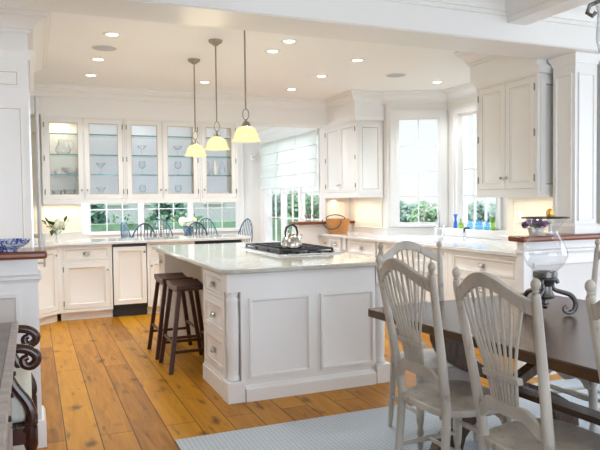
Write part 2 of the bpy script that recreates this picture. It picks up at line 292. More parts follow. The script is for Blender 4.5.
# ------------------------------------------------------------------ mesh helpers
class MB:
    def __init__(s): s.v = []; s.f = []; s.mi = []; s.m = 0
    def add(s, vs, fs, m=None):
        o = len(s.v); s.v += [Vector(v) for v in vs]
        for f in fs: s.f.append([i+o for i in f]); s.mi.append(s.m if m is None else m)
        return s
    def box(s, x0, x1, y0, y1, z0, z1, m=None):
        if x0 > x1: x0, x1 = x1, x0
        if y0 > y1: y0, y1 = y1, y0
        if z0 > z1: z0, z1 = z1, z0
        return s.add([(x0,y0,z0),(x1,y0,z0),(x1,y1,z0),(x0,y1,z0),(x0,y0,z1),(x1,y0,z1),(x1,y1,z1),(x0,y1,z1)],
                     [(3,2,1,0),(4,5,6,7),(0,1,5,4),(1,2,6,5),(2,3,7,6),(3,0,4,7)], m)
    def lathe(s, prof, c=(0,0,0), seg=20, m=None, cap=True):
        vs = []; fs = []; n = len(prof)
        for r, z in prof:
            for k in range(seg):
                a = 2*PI*k/seg; vs.append((c[0]+r*math.cos(a), c[1]+r*math.sin(a), c[2]+z))
        for i in range(n-1):
            for k in range(seg):
                k2 = (k+1) % seg; fs.append((i*seg+k, i*seg+k2, (i+1)*seg+k2, (i+1)*seg+k))
        if cap:
            if prof[0][0] > 1e-6: fs.append(tuple(range(seg))[::-1])
            if prof[-1][0] > 1e-6: fs.append(tuple((n-1)*seg+k for k in range(seg)))
        return s.add(vs, fs, m)
    def tube(s, pts, rad, seg=8, m=None, closed=False):
        pts = [Vector(p) for p in pts]; n = len(pts)
        if not isinstance(rad, (list, tuple)): rad = [rad]*n
        vs = []; fs = []
        t0 = (pts[1]-pts[0]).normalized()
        ref = Vector((0,0,1)) if abs(t0.z) < .9 else Vector((1,0,0))
        u = t0.cross(ref).normalized()
        for i in range(n):
            if closed: t = (pts[(i+1)%n]-pts[i-1]).normalized()
            else: t = (pts[min(i+1,n-1)]-pts[max(i-1,0)]).normalized()
            u = (u - t*u.dot(t)).normalized(); v = t.cross(u)
            for k in range(seg):
                a = 2*PI*k/seg; vs.append(pts[i] + (u*math.cos(a)+v*math.sin(a))*rad[i])
        for i in range(n if closed else n-1):
            j = (i+1) % n
            for k in range(seg):
                k2 = (k+1) % seg; fs.append((i*seg+k, i*seg+k2, j*seg+k2, j*seg+k))
        if not closed: fs.append(tuple(range(seg))[::-1]); fs.append(tuple((n-1)*seg+k for k in range(seg)))
        return s.add(vs, fs, m)
    def prism(s, out, axis, a, b, m=None):
        n = len(out)
        def P(p, d): return (d, p[0], p[1]) if axis == 'x' else (p[0], d, p[1]) if axis == 'y' else (p[0], p[1], d)
        return s.add([P(p, a) for p in out]+[P(p, b) for p in out],
                     [tuple(range(n))[::-1], tuple(range(n, 2*n))]+[(i, (i+1)%n, n+(i+1)%n, n+i) for i in range(n)], m)
    def panel(s, x0, x1, z0, z1, loops, t, mats=None, y=0.):
        """rectangular front facing -y: nested loops (inset, depth), then sides and back at y+t"""
        vs = []; fs = []; mm = []
        def ring(i, d): return [(x0+i, y+d, z0+i), (x1-i, y+d, z0+i), (x1-i, y+d, z1-i), (x0+i, y+d, z1-i)]
        allr = [(0, t)] + loops
        for i, d in allr: vs += ring(i, d)
        for q in range(len(allr)-1):
            for k in range(4):
                k2 = (k+1) % 4; fs.append((q*4+k, q*4+k2, q*4+4+k2, q*4+4+k)); mm.append(0 if (mats is None or q == 0) else mats[q-1])
        e = (len(allr)-1)*4; fs.append((e, e+1, e+2, e+3)); mm.append(0)
        fs.append((3, 2, 1, 0)); mm.append(0)
        o = len(s.v); s.v += [Vector(v) for v in vs]
        for f, k in zip(fs, mm): s.f.append([i+o for i in f]); s.mi.append(k)
        return s
    def sweep(s, path, prof, closed=False, m=None):
        """profile (out, z) swept along an xy path, out = to the RIGHT of travel, mitred"""
        n = len(path); P = [Vector((p[0], p[1])) for p in path]; vs = []; fs = []; k = len(prof)
        nr = []
        for i in range(n if closed else n-1):
            d = (P[(i+1)%n]-P[i]).normalized(); nr.append(Vector((d.y, -d.x)))
        for i in range(n):
            if closed: a, b = nr[i-1], nr[i]
            else: a, b = nr[max(i-1,0)], nr[min(i,n-2)]
            mvec = (a+b); mvec = mvec/ max(.25, (1+a.dot(b)))
            for o, z in prof: vs.append((P[i].x+mvec.x*o, P[i].y+mvec.y*o, z))
        for i in range(n if closed else n-1):
            j = (i+1) % n
            for q in range(k):
                q2 = (q+1) % k; fs.append((i*k+q, j*k+q, j*k+q2, i*k+q2))
        if not closed: fs.append(tuple(range(k))); fs.append(tuple((n-1)*k+q for q in range(k))[::-1])
        return s.add(vs, fs, m)
    def xf(s, mat, start=0):
        for i in range(start, len(s.v)): s.v[i] = mat @ s.v[i]
        return s
    def build(s, name, mat, parent=None, bevel=0., smooth=True, ang=35, seg=2, subsurf=0):
        me = bpy.data.meshes.new(name); me.from_pydata([tuple(v) for v in s.v], [], s.f)
        for mt in (mat if isinstance(mat, (list, tuple)) else [mat]): me.materials.append(mt)
        for p, k in zip(me.polygons, s.mi): p.material_index = k
        me.validate(); me.update()
        import bmesh
        bm = bmesh.new(); bm.from_mesh(me); bmesh.ops.recalc_face_normals(bm, faces=bm.faces); bm.to_mesh(me); bm.free()
        if smooth:
            me.shade_smooth(); me.set_sharp_from_angle(angle=R(ang))
        o = bpy.data.objects.new(name, me); COL.objects.link(o)
        if parent: o.parent = parent
        if bevel:
            b = o.modifiers.new('edge', 'BEVEL'); b.width = bevel; b.segments = seg; b.limit_method = 'ANGLE'; b.angle_limit = R(40)
        return o
def spl(pts, n=4):
    P = [Vector(p) for p in pts]; out = []
    for i in range(len(P)-1):
        a, b, c, d = P[max(0, i-1)], P[i], P[i+1], P[min(len(P)-1, i+2)]
        for k in range(n):
            t = k/n; out.append(.5*((2*b)+(c-a)*t+(2*a-5*b+4*c-d)*t*t+(3*b-a-3*c+d)*t**3))
    return out+[P[-1]]
def splr(r, n=4):
    out = []
    for i in range(len(r)-1): out += [r[i]+(r[i+1]-r[i])*k/n for k in range(n)]
    return out+[r[-1]]
def tag(o, label, cat, group=None, kind=None):
    o['label'] = label; o['category'] = cat
    if group: o['group'] = group
    if kind: o['kind'] = kind
    return o
def thing(name, label, cat, loc=(0,0,0), rz=0., group=None, kind=None):
    o = bpy.data.objects.new(name, None); COL.objects.link(o); o.empty_display_size = .1
    o.location = loc; o.rotation_euler = (0, 0, rz)
    return tag(o, label, cat, group, kind)
def struct(name, mb, mat, label, cat, **kw): return tag(mb.build(name, mat, **kw), label, cat, None, 'structure')
def copy_tree(o, parent=None):
    c = o.copy(); COL.objects.link(c)
    if parent: c.parent = parent
    for ch in list(o.children): copy_tree(ch, c)
    return c
def arc(cx, cy, r, a0, a1, n): return [(cx+r*math.cos(R(a0+(a1-a0)*i/n)), cy+r*math.sin(R(a0+(a1-a0)*i/n))) for i in range(n+1)]
def cells(mb, x0, x1, z0, z1, y0, y1, holes):
    xs = sorted({x0, x1, *[h[0] for h in holes], *[h[1] for h in holes]}); zs = sorted({z0, z1, *[h[2] for h in holes], *[h[3] for h in holes]})
    for i in range(len(zs)-1):
        run = None
        for j in range(len(xs)-1):
            cx, cz = (xs[j]+xs[j+1])/2, (zs[i]+zs[i+1])/2
            solid = not any(h[0] < cx < h[1] and h[2] < cz < h[3] for h in holes)
            if solid: run = [run[0], xs[j+1]] if run else [xs[j], xs[j+1]]
            if (not solid or j == len(xs)-2) and run:
                mb.box(run[0], run[1], y0, y1, zs[i], zs[i+1]); run = None
    return mb
CROWN = [(0, 2.52), (.016, 2.52), (.016, 2.555), (.030, 2.56), (.034, 2.585), (.055, 2.63), (.082, 2.66), (.086, 2.685), (.104, 2.69), (.108, 2.72), (.12, 2.725), (.12, 2.75), (0, 2.75)]
def crownprof(top, h=.23, p=.12): return [(o*p/.12, top-(2.75-z)*h/.23) for o, z in CROWN]

# ------------------------------------------------------------------ shell
struct('floor', MB().box(-4, 6.2, -3.2, 8.5, -.05, 0).box(.3, 4.6, 8.5, 12.7, -.05, 0), M['floor'], 'honey coloured wide pine plank floor with dark knots', 'floor', smooth=False)
struct('ceiling', MB().box(-1.2, 5.2, 3.9, 8.06, 2.75, 2.80).box(.3, 4.6, 8.4, 12.7, 2.75, 2.80), M['ceil'], 'smooth cream white kitchen ceiling with recessed lights', 'ceiling', smooth=False)
struct('ceiling_dining', MB().box(-4, 6.2, -3.2, 3.9, 2.86, 2.91), M['ceil'], 'white dining room ceiling between the crossing beams', 'ceiling', smooth=False)
def wall(name, A, B, label, holes=(), z1=2.75, t=.12, mat='wall', z0=0):
    A, B = Vector(A), Vector(B); d = B-A; mb = MB(); cells(mb, 0, d.length, z0, z1, 0, t, list(holes))
    o = struct(name, mb, M[mat], label, 'wall', smooth=False); o.location = (A.x, A.y, 0); o.rotation_euler = (0, 0, math.atan2(d.y, d.x)); return o
# local x runs A->B, room on the -y side (to the RIGHT of travel)
P1, P2 = (4.25, 7.17), (4.93, 6.81)
DL = math.hypot(P2[0]-P1[0], P2[1]-P1[1])
W1 = (.125, .675, 1.04, 2.42)      # opening on the diagonal wall
wall('wall_bay_diagonal', P1, P2, 'white angled wall holding the window behind the sink', [W1])
W2 = (6.81-6.56, 6.81-5.87, 1.04, 2.42)
wall('wall_bay', P2, (4.93, 4.92), 'white wall of the bay holding the window above the glass bottles', [W2])
wall('wall_bay_return', (4.93, 4.92), (4.265, 4.92), 'white return wall between bay and right wall cabinet', t=.10)
wall('wall_right', (4.25, 4.92), (4.25, 3.72), 'cream wall behind the right counter under the wall cabinet')
wall('wall_right_far', (4.25, 8.235), P1, 'cream wall behind the basket and far wall cabinet')
wall('wall_return_far', (3.86, 8.235), (4.37, 8.235), 'cream return wall beside the nook opening', t=.17)
wall('wall_back', (-1.2, 8.42), (.56, 8.42), 'cream back wall behind the flower vase and first glass cabinet', mat='splash', t=.10)
wall('wall_left', (-.80, 3.9), (-.80, 8.42), 'white left wall behind refrigerator', [(.25, 1.15, .55, 2.35)], t=.12)  # opening is made up, out of view, for the west fill lamp
wall('wall_nook_left', (.55, 8.52), (.55, 12.5), 'cream left wall of the breakfast nook', [(.75, 3.45, .9, 2.45)], t=.12)  # hidden opening added so the nook fill lamp can shine in
NB = [(.42, 3.33, .80, 2.51)]
wall('wall_nook_back', (.55, 12.5), (4.36, 12.5), 'cream back wall of breakfast nook with long window', NB)
NR = [(12.5-12.10, 12.5-9.50, .54, 2.48)]
wall('wall_nook_right', (4.36, 12.5), (4.36, 8.40), 'cream right wall of breakfast nook with shaded windows', NR)
# dining room behind and beside the camera, window openings assumed for the fill lamps
wall('wall_dining_right', (6.0, 4.0), (6.0, -3.0), 'white right wall of the dining room with assumed window opening', [(1.4, 4.6, .6, 2.5)], z1=2.86)
wall('wall_dining_rear', (6.0, -3.0), (-3.5, -3.0), 'white rear wall of the dining room with assumed window opening', [(2.1, 6.7, .1, 2.5)], z1=2.86)
wall('wall_dining_left', (-3.5, -3.0), (-3.5, 3.9), 'white left wall of the dining room', z1=2.86)

# soffits above cabinets
struct('trim_1', MB().box(-.75, 3.84, 8.05, 8.42, 2.41, 2.75), M['trim'], 'white soffit beam above the glass cabinets and nook opening', 'soffit', smooth=False)
struct('trim_2', MB().box(3.82, 4.25, 7.24, 8.42, 2.44, 2.75), M['trim'], 'white soffit above the far wall cabinet', 'soffit', smooth=False)
struct('trim_3', MB().box(3.82, 4.25, 4.07, 4.92, 2.44, 2.75), M['trim'], 'white soffit above the right wall cabinet', 'soffit', smooth=False)
struct('trim_4', MB().sweep([(-.75, 8.05), (3.82, 8.05), (3.82, 7.24), (4.21, 7.24), (4.27, 7.165), P2, (4.93, 4.92), (3.82, 4.92), (3.82, 4.07)], crownprof(2.75, .145, .105)), M['trim'], 'white crown moulding around the kitchen ceiling', 'crown moulding')
struct('trim_5', MB().sweep([(.55, 8.42), (.55, 12.5), (4.36, 12.5), (4.36, 8.42)], crownprof(2.75, .16, .11)), M['trim'], 'white crown moulding around the nook ceiling', 'crown moulding')
# header beam between kitchen and dining room
struct('trim_6', MB().box(-3.5, 6.0, 3.70, 4.07, 2.50, 2.86).box(-3.5, 6.0, 3.685, 3.70, 2.505, 2.53), M['trim'], 'broad white header beam between dining room and kitchen', 'beam', smooth=False)
struct('trim_7', MB().sweep([(-3.5, 3.70), (6.0, 3.70)], crownprof(2.86, .18, .11)), M['trim'], 'white crown moulding on the dining side of header beam', 'crown moulding')
def coffer(name, x0, x1, label):
    mb = MB().box(x0, x1, -3.0, 3.70, 2.63, 2.86)
    mb.sweep([(x0, 3.7), (x0, -3.0)], [(0, 2.67), (.02, 2.68), (.06, 2.75), (.09, 2.80), (.09, 2.86), (0, 2.86)])
    mb.sweep([(x1, -3.0), (x1, 3.7)], [(0, 2.67), (.02, 2.68), (.06, 2.75), (.09, 2.80), (.09, 2.86), (0, 2.86)])
    struct(name, mb, M['trim'], label, 'beam')
coffer('trim_8', 3.20, 3.37, 'white ceiling beam running toward the header at upper right')
coffer('trim_9', 1.0, 1.17, 'white ceiling beam over the middle of the dining room')

# frieze band and ledges in the bay
struct('trim_10', MB().sweep([P1, P2, (4.93, 4.92)], [(0, 2.50), (.02, 2.50), (.025, 2.515), (0, 2.52)]), M['trim'], 'thin white head moulding above the bay windows', 'moulding')
struct('trim_11', MB().sweep([(4.25, 8.095), P1, P2, (4.93, 4.92), (4.25, 4.92), (4.25, 3.98)], [(0, .914), (.03, .914), (.03, .985), (.05, .99), (.05, 1.0), (0, 1.0)]), M['trim'], 'low white backsplash ledge behind right counter', 'ledge')
struct('trim_12', MB().sweep([(-.7, 8.42), (.56, 8.42)], [(0, .914), (.03, .914), (.03, 1.0), (.05, 1.005), (.05, 1.02), (0, 1.02)]), M['trim'], 'low white backsplash ledge behind the flower vase', 'ledge')

# ------------------------------------------------------------------ windows
def window(name, A, B, hole, label, cols, rows, panes=1, casing=.09, t=.12, sill=.06, sashw=.035, head=True, cas_l=True, cas_r=True):
    """parts built in the wall's local frame: x along wall, -y into the room"""
    A, B = Vector(A), Vector(B); d = B-A; x0, x1, z0, z1 = hole
    root = thing(name, label, 'window', (A.x, A.y, 0), math.atan2(d.y, d.x), None, 'structure')
    c = MB(); k = casing
    if cas_l: c.box(x0-k, x0, -.02, 0, z0-.02, z1); c.box(x0-.02, x0-.008, -.028, -.02, z0-.02, z1); c.box(x0-k, x0-k+.014, -.03, -.02, z0-.02, z1)
    if cas_r: c.box(x1, x1+k, -.02, 0, z0-.02, z1); c.box(x1+.008, x1+.02, -.028, -.02, z0-.02, z1); c.box(x1+k-.014, x1+k, -.03, -.02, z0-.02, z1)
    if head: c.box(x0-(k if cas_l else 0), x1+(k if cas_r else 0), -.022, 0, z1, z1+.07); c.box(x0-(k if cas_l else 0), x1+(k if cas_r else 0), -.032, 0, z1+.07, z1+.085)
    c.build('casing', M['trim'], root, smooth=False)
    s = MB().box(x0-.0, x1+.0, -sill, t*.3, z0-.03, z0); s.build('window_sill', M['trim'], root, smooth=False)
    fr = MB(); wpane = (x1-x0)/panes
    for p in range(panes):
        a, b = x0+p*wpane, x0+(p+1)*wpane
        if p: fr.box(a-.035, a+.035, -.015, .09, z0, z1)
        a += .012 if p == 0 else .035; b -= .012 if p == panes-1 else .035
        sa = MB(); w_ = sashw
        sa.box(a, a+w_, .02, .06, z0+.005, z1-.005).box(b-w_, b, .02, .06, z0+.005, z1-.005).box(a+w_, b-w_, .02, .06, z0+.005, z0+.005+w_*1.2).box(a+w_, b-w_, .02, .06, z1-.005-w_, z1-.005)
        ia, ib, ja, jb = a+w_, b-w_, z0+.005+w_*1.2, z1-.005-w_
        for i in range(1, cols): u = ia+(ib-ia)*i/cols; sa.box(u-.009, u+.009, .026, .054, ja, jb)
        for i in range(1, rows): u = ja+(jb-ja)*i/rows; sa.box(ia, ib, .027, .053, u-.009, u+.009)
        so = sa.build('sash', M['trim'], root, smooth=False)
        MB().box(ia, ib, .037, .041, ja, jb).build('pane', M['pane'], so, smooth=False)
    fr.box(x0, x0+.012, 0, .10, z0, z1).box(x1-.012, x1, 0, .10, z0, z1).box(x0, x1, 0, .10, z1-.012, z1)
    fr.build('window_frame', M['trim'], root, smooth=False)
    return root
window('window_1', P1, P2, W1, 'white casement window with eight panes on angled wall behind sink', 2, 4, casing=.085, sashw=.02, cas_r=True)
window('window_2', P2, (4.93, 4.92), W2, 'white window of tall panes above the coloured glass bottles', 3, 4, casing=.09, sashw=.03)
window('window_3', (.55, 12.5), (4.36, 12.5), NB[0], 'long white nook window looking out on hedge and grey house', 3, 4, panes=3, casing=.12, sashw=.022)
window('window_4', (4.36, 12.5), (4.36, 8.40), NR[0], 'white triple nook window below the roman shades', 2, 4, panes=3, casing=.10, sashw=.03)

# ------------------------------------------------------------------ cabinetry
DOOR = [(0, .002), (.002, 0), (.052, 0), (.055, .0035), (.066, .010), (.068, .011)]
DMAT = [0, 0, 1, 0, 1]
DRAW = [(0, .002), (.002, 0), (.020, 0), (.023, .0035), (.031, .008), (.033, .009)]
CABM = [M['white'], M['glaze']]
def knob(mb, x, z, y=0, s=1.0):
    st = len(mb.v); mb.lathe([(.004*s, 0), (.0045*s, .012*s), (.008*s, .015*s), (.0135*s, .020*s), (.0135*s, .024*s), (.009*s, .029*s), (0, .030*s)], seg=12)
    return mb.xf(Matrix.Translation((x, y, z)) @ Matrix.Rotation(R(90), 4, 'X'), st)
def cup(mb, x, z, y=0, w=.084, h=.032, d=.026):
    n, k = 10, 5; vs = []; fs = []
    for i in range(n+1):
        a = PI*i/n
        for j in range(k+1):
            b = PI/2*j/k
            vs.append((x-math.cos(a)*w/2*(.75+.25*math.cos(b)), y-d*math.sin(b)*math.sin(a)**.6-.001, z-h/2+h*math.sin(a)*math.cos(b)+ (0 if j < k else 0)))
    for i in range(n):
        for j in range(k): fs.append((i*(k+1)+j, (i+1)*(k+1)+j, (i+1)*(k+1)+j+1, i*(k+1)+j+1))
    mb.add(vs, fs); mb.box(x-w/2-.004, x+w/2+.004, y-.003, y, z+h/2-.006, z+h/2+.002); return mb
def front(root, kind, x0, x1, z0, z1, kx=None, kz=None, hinge=None, pull='knob', glassmat='pane'):
    g = .003
    a, b, c, d = x0+g, x1-g, z0+g, z1-g
    if kind == 'door':
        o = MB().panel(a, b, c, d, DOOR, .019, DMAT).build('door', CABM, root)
    elif kind == 'drawer':
        o = MB().panel(a, b, c, d, DRAW if d-c < .22 else [(0, .002), (.002, 0), (.036, 0), (.039, .0035), (.048, .009), (.05, .010)], .019, DMAT).build('drawer', CABM, root)
    elif kind == 'false':
        o = MB().panel(a, b, c, d, DRAW, .019, DMAT).build('panel', CABM, root)
    elif kind == 'glass':
        mb = MB(); w_ = .055
        for (p, q, r_, s_) in ((a, a+w_, c, d), (b-w_, b, c, d), (a+w_, b-w_, c, c+w_), (a+w_, b-w_, d-w_, d)): mb.box(p, q, 0, .02, r_, s_)
        i = w_-.006
        for (p, q, r_, s_) in ((a+i, a+i+.012, c+i, d-i), (b-i-.012, b-i, c+i, d-i), (a+i+.012, b-i-.012, c+i, c+i+.012), (a+i+.012, b-i-.012, d-i-.012, d-i)): mb.box(p, q, .003, .016, r_, s_, 1)
        o = mb.build('door', CABM, root, smooth=False)
        MB().box(a+w_, b-w_, .008, .011, c+w_, d-w_).build('pane', M['pane'], o, smooth=False)
    if kx is not None:
        if pull == 'cup': cup(MB(), kx, kz).build('pull', M['nickel'], o)
        else: knob(MB(), kx, kz).build('knob', M['nickel'], o)
    if hinge is not None:
        for hz in (z0+.09, (z0+z1)/2, z1-.09) if z1-z0 > .8 else (z0+.07, z1-.07):
            MB().lathe([(.005, -.03), (.006, -.028), (.006, .028), (.005, .03)], (hinge, -.004, hz), 8).build('hinge', M['hinge'], o)
    return o
def cabinet(name, label, loc, rz, wd, dp, z0, z1, fronts, toe=.10, cat='cabinet', group=None, body=True, toecol='white'):
    root = thing(name, label, cat, loc, rz, group)
    ff = MB(); cells(ff, 0, wd, z0+toe, z1, 0, .02, [(f[1], f[2], f[3], f[4]) for f in fronts]); ff.build('face_frame', M['white'], root, smooth=False)
    if body:
        cb = MB().box(0, wd, .02, dp, z0+toe, z1)
        cb.build('carcass', M['white'], root, smooth=False)
    if toe: MB().box(0, wd, .065, dp, z0, z0+toe).build('toe_kick', M[toecol], root, smooth=False)
    for f in fronts: front(root, *f[:5], **(f[5] if len(f) > 5 else {}))
    return root
ZC = .879
BY = 7.82
# back run, facing the camera
cabinet('base_cabinet', 'cream base cabinet with drawer over door, left of the compactor panel', (.28, BY, 0), 0, .578, .58, 0, ZC,
        [('drawer', .03, .55, .70, .855, dict(kx=.29, kz=.782, pull='cup')), ('door', .03, .55, .135, .672, dict(kx=.525, kz=.58, hinge=.032))])
tcp = thing('trash_compactor', 'narrow paneled appliance with black top strip and black toe grille', 'appliance', (.86, BY, 0), 0)
MB().box(.005, .405, .02, .56, .10, .878).build('housing', M['black'], tcp, smooth=False)
_d = MB().panel(.012, .398, .15, .842, DOOR, .024, DMAT, y=-.008).build('front_panel', CABM, tcp); knob(MB(), .375, .775, -.008).build('knob', M['nickel'], _d)
MB().box(.005, .405, -.004, .02, .848, .872).build('control_strip', M['black'], tcp, smooth=False)
_g = MB(); _g.box(.005, .405, .05, .56, .0, .10)
for i in range(5): _g.box(.02, .39, .044, .05, .015+i*.017, .022+i*.017)
_g.build('toe_grille', M['dark'], tcp, smooth=False)
cabinet('bar_sink_cabinet', 'cream sink cabinet behind the island with small drawers above doors', (1.27, BY, 0), 0, .585, .58, 0, ZC,
        [('drawer', .03, .285, .70, .855, dict(kx=.157, kz=.782, pull='cup')), ('drawer', .30, .555, .70, .855, dict(kx=.43, kz=.782, pull='cup')),
         ('door', .03, .285, .135, .672, dict(kx=.05, kz=.60)), ('door', .30, .555, .135, .672, dict(kx=.53, kz=.60))])
dw = thing('dishwasher', 'paneled dishwasher with dark top strip at right end of back counter', 'dishwasher', (1.86, BY, 0), 0)
MB().box(.005, .605, .02, .56, .10, .876).build('housing', M['black'], dw, smooth=False)
_d = MB().panel(.01, .60, .13, .838, DOOR, .022, DMAT, y=-.004).build('front_panel', CABM, dw); knob(MB(), .57, .77, -.004).build('knob', M['nickel'], _d)
MB().box(.005, .605, -.002, .02, .845, .872).build('control_strip', M['black'], dw, smooth=False)
MB().box(.005, .605, .06, .5, 0, .10).build('toe_kick', M['dark'], dw, smooth=False)
tag(MB().box(2.47, 2.51, BY, 8.40, 0, ZC).build('end_panel', M['white'], smooth=False), 'white end panel closing the back counter beside the nook', 'end panel')
# diagonal corner cabinet
ca = math.hypot(.45, .45)
cabinet('corner_cabinet', 'white angled corner cabinet below the flower vase', (-.17, 7.37, 0), R(45), ca, .32, 0, ZC,
        [('door', .03, ca-.04, .135, .855, dict(kx=ca-.075, kz=.775))])
cabinet('side_base_cabinet', 'white base cabinet between refrigerator and angled corner', (-.17, 6.82, 0), R(90), .54, .5, 0, ZC,
        [('door', .03, .51, .135, .672, dict(kx=.06, kz=.60)), ('drawer', .03, .51, .70, .855, dict(kx=.27, kz=.78))])
# countertop, back (L with diagonal)
def slab(name, pts, z0, z1, mat, label, bev=.008, holes=None):
    mb = MB().prism(pts, 'z', z0, z1); o = mb.build(name, mat, bevel=bev, seg=3); return tag(o, label, 'countertop')
slab('countertop', [(-.78, 8.41), (-.78, 6.80), (-.13, 6.80), (-.13, 7.33), (.30, 7.775), (2.56, 7.775), (2.60, 7.81), (2.60, 8.47), (.57, 8.47), (.57, 8.41)], ZC, .914, M['marble'], 'pale polished stone counter along the back with angled left corner')

# glass fronted wall cabinets
GZ0, GZ1 = 1.372, 2.41
def glass_cab(x0, x1, doors, label, backpane, cat='cabinet'):
    W_ = x1-x0; root = thing('glass_cabinet', label, cat, (x0, 8.05, 0), 0, 'glass fronted wall cabinets')
    fr = [('glass', a-x0, b-x0, 1.415, 2.385, dict(kx=k-x0, kz=1.525, hinge=h-x0)) for a, b, k, h in doors]
    ff = MB(); cells(ff, 0, W_, GZ0, GZ1, 0, .02, [(f[1], f[2], f[3], f[4]) for f in fr]); ff.build('face_frame', M['white'], root, smooth=False)
    sh = MB().box(0, .018, .02, .34, GZ0+.03, GZ1).box(W_-.018, W_, .02, .34, GZ0+.03, GZ1).box(.018, W_-.018, .02, .34, GZ0+.03, 1.415).box(.018, W_-.018, .02, .34, 2.39, GZ1)
    bp0, bp1 = backpane[0]-x0, backpane[1]-x0
    cells(sh, .018, W_-.018, 1.415, 2.39, .325, .34, [(bp0, bp1, 1.46, 2.36)])
    sh.build('carcass', M['white'], root, smooth=False)
    if bp1-bp0 > .05: MB().box(bp0, bp1, .330, .336, 1.46, 2.36).build('back_pane', M['seeded'], root, smooth=False)
    for z in (1.715, 1.955, 2.20): MB().box(.02, W_-.02, .032, .322, z-.010, z).box(.02, W_-.02, .029, .0315, z-.011, z+.001, 1).build('glass_shelf', [M['shelf'], M['shelf_edge']], root, smooth=False)
    MB().box(0, W_, -.012, .02, GZ0-.012, GZ0+.018).build('bottom_rail', M['white'], root, smooth=False)
    for f in fr: front(root, *f[:5], **f[5])
    return root
glass_cab(.12, 1.062, [(.143, .580, .553, .145), (.590, 1.042, .617, 1.040)], 'double glass door cabinet at left holding pitcher and bowls', (.63, 1.02))
glass_cab(1.065, 1.998, [(1.084, 1.520, 1.493, 1.086), (1.530, 1.976, 1.557, 1.974)], 'double glass door cabinet in the middle holding wine glasses', (1.10, 1.965))
glass_cab(2.001, 2.51, [(2.024, 2.482, 2.052, 2.480)], 'single glass door cabinet at right end behind the pendants', (2.04, 2.46))
for x in (.34, .80, 1.30, 1.75, 2.24):
    light('cabinet_lamp', 'AREA', (x, 8.20, 2.375), 1.5 if x < .5 else .7, WARM, (0, 0, 0), .22, .06)
light('undercabinet_lamp', 'AREA', (.32, 8.27, 1.355), 1.6, WARM, (0, 0, 0), .5, .06)
light('undercabinet_lamp', 'AREA', (4.06, 7.74, 1.365), 1.5, WARM, (0, 0, 0), .06, .7)
light('undercabinet_lamp', 'AREA', (4.06, 4.48, 1.365), 1.5, WARM, (0, 0, 0), .06, .6)
light('undercabinet_lamp', 'AREA', (3.98, 8.12, 1.365), .35, WARM, (0, 0, 0), .06, .2)

# wall cabinets at right
def wall_cab(y0, y1, label, zb):
    W_ = y1-y0; x = 3.85; zt = 2.44
    root = thing('wall_cabinet', label, 'cabinet', (x, y1, 0), R(-90))
    m_ = W_/2; fs = [('door', .03, m_-.004, zb+.07, 2.375, dict(kx=m_-.035, kz=zb+.17, hinge=.031)), ('door', m_+.004, W_-.03, zb+.07, 2.375, dict(kx=m_+.035, kz=zb+.17, hinge=W_-.031))]
    ff = MB(); cells(ff, 0, W_, zb+.02, zt, 0, .02, [(f[1], f[2], f[3], f[4]) for f in fs]); ff.build('face_frame', M['white'], root, smooth=False)
    MB().box(0, W_, .02, .395, zb+.02, zt).build('carcass', M['white'], root, smooth=False)
    for f in fs: front(root, *f[:5], **f[5])
    # end panel facing the camera side (local +x end)
    e = MB().panel(.03, .37, zb+.05, 2.36, [(0, 0), (.05, 0), (.053, .003), (.062, .008)], .012, [0, 0, 1], y=-.012)
    e.xf(Matrix.Translation((W_, 0, 0)) @ Matrix.Rotation(R(90), 4, 'Z')); e.build('side_panel', CABM, root)
    MB().sweep([(0, 0), (W_+.012, 0), (W_+.012, .395)], [(-.005, 2.395), (.010, 2.395), (.014, 2.415), (.032, 2.435), (.034, 2.45), (-.005, 2.45)]).build('crown', M['white'], root)
    MB().box(-.0, W_+.014, -.008, .395, zb, zb+.022).build('bottom_rail', M['white'], root, smooth=False)
wall_cab(7.265, 8.225, 'white two door wall cabinet above the basket', 1.40)
wall_cab(4.09, 4.87, 'large white two door wall cabinet right of the bay windows', 1.375)

# right run, facing -x : local x runs toward the camera (world -y)
RX = 3.70
def rcab(name, label, y1, y0, fronts, **kw): return cabinet(name, label, (RX, y1, 0), R(-90), y1-y0, .53, 0, ZC, fronts, **kw)
rcab('base_cabinet', 'white base cabinet with two small drawers beneath the basket', 8.08, 7.45,
     [('drawer', .03, .31, .70, .855, dict(kx=.17, kz=.782, pull='cup')), ('drawer', .325, .60, .70, .855, dict(kx=.462, kz=.782, pull='cup')), ('door', .03, .31, .135, .672), ('door', .325, .60, .135, .672)])
rcab('base_cabinet', 'white base cabinet with one wide drawer beyond the island cooktop', 7.24, 6.54,
     [('drawer', .03, .67, .70, .855, dict(kx=.35, kz=.782, pull='cup')), ('door', .03, .345, .135, .672, dict(kx=.30, kz=.6)), ('door', .355, .67, .135, .672, dict(kx=.40, kz=.6))])
rcab('sink_cabinet', 'white sink base cabinet beneath the bay windows', 6.34, 5.12,
     [('false', .03, .60, .70, .855), ('false', .62, 1.19, .70, .855), ('door', .03, .60, .135, .672, dict(kx=.56, kz=.6)), ('door', .62, 1.19, .135, .672, dict(kx=.66, kz=.6))])
rcab('base_cabinet', 'white drawer cabinet nearest the right half wall', 5.115, 4.09,
     [('drawer', .08, .93, .685, .845, dict(kx=.505, kz=.765, pull='cup')), ('drawer', .08, .93, .42, .66, dict(kx=.505, kz=.54, pull='cup')), ('drawer', .08, .93, .135, .395, dict(kx=.505, kz=.27, pull='cup'))])
TURN = [(.036, 0), (.036, .02), (.03, .035), (.032, .06), (.036, .30), (.037, .42), (.034, .52), (.037, .535), (.037, .55), (.03, .565), (.036, .585), (.036, .60)]
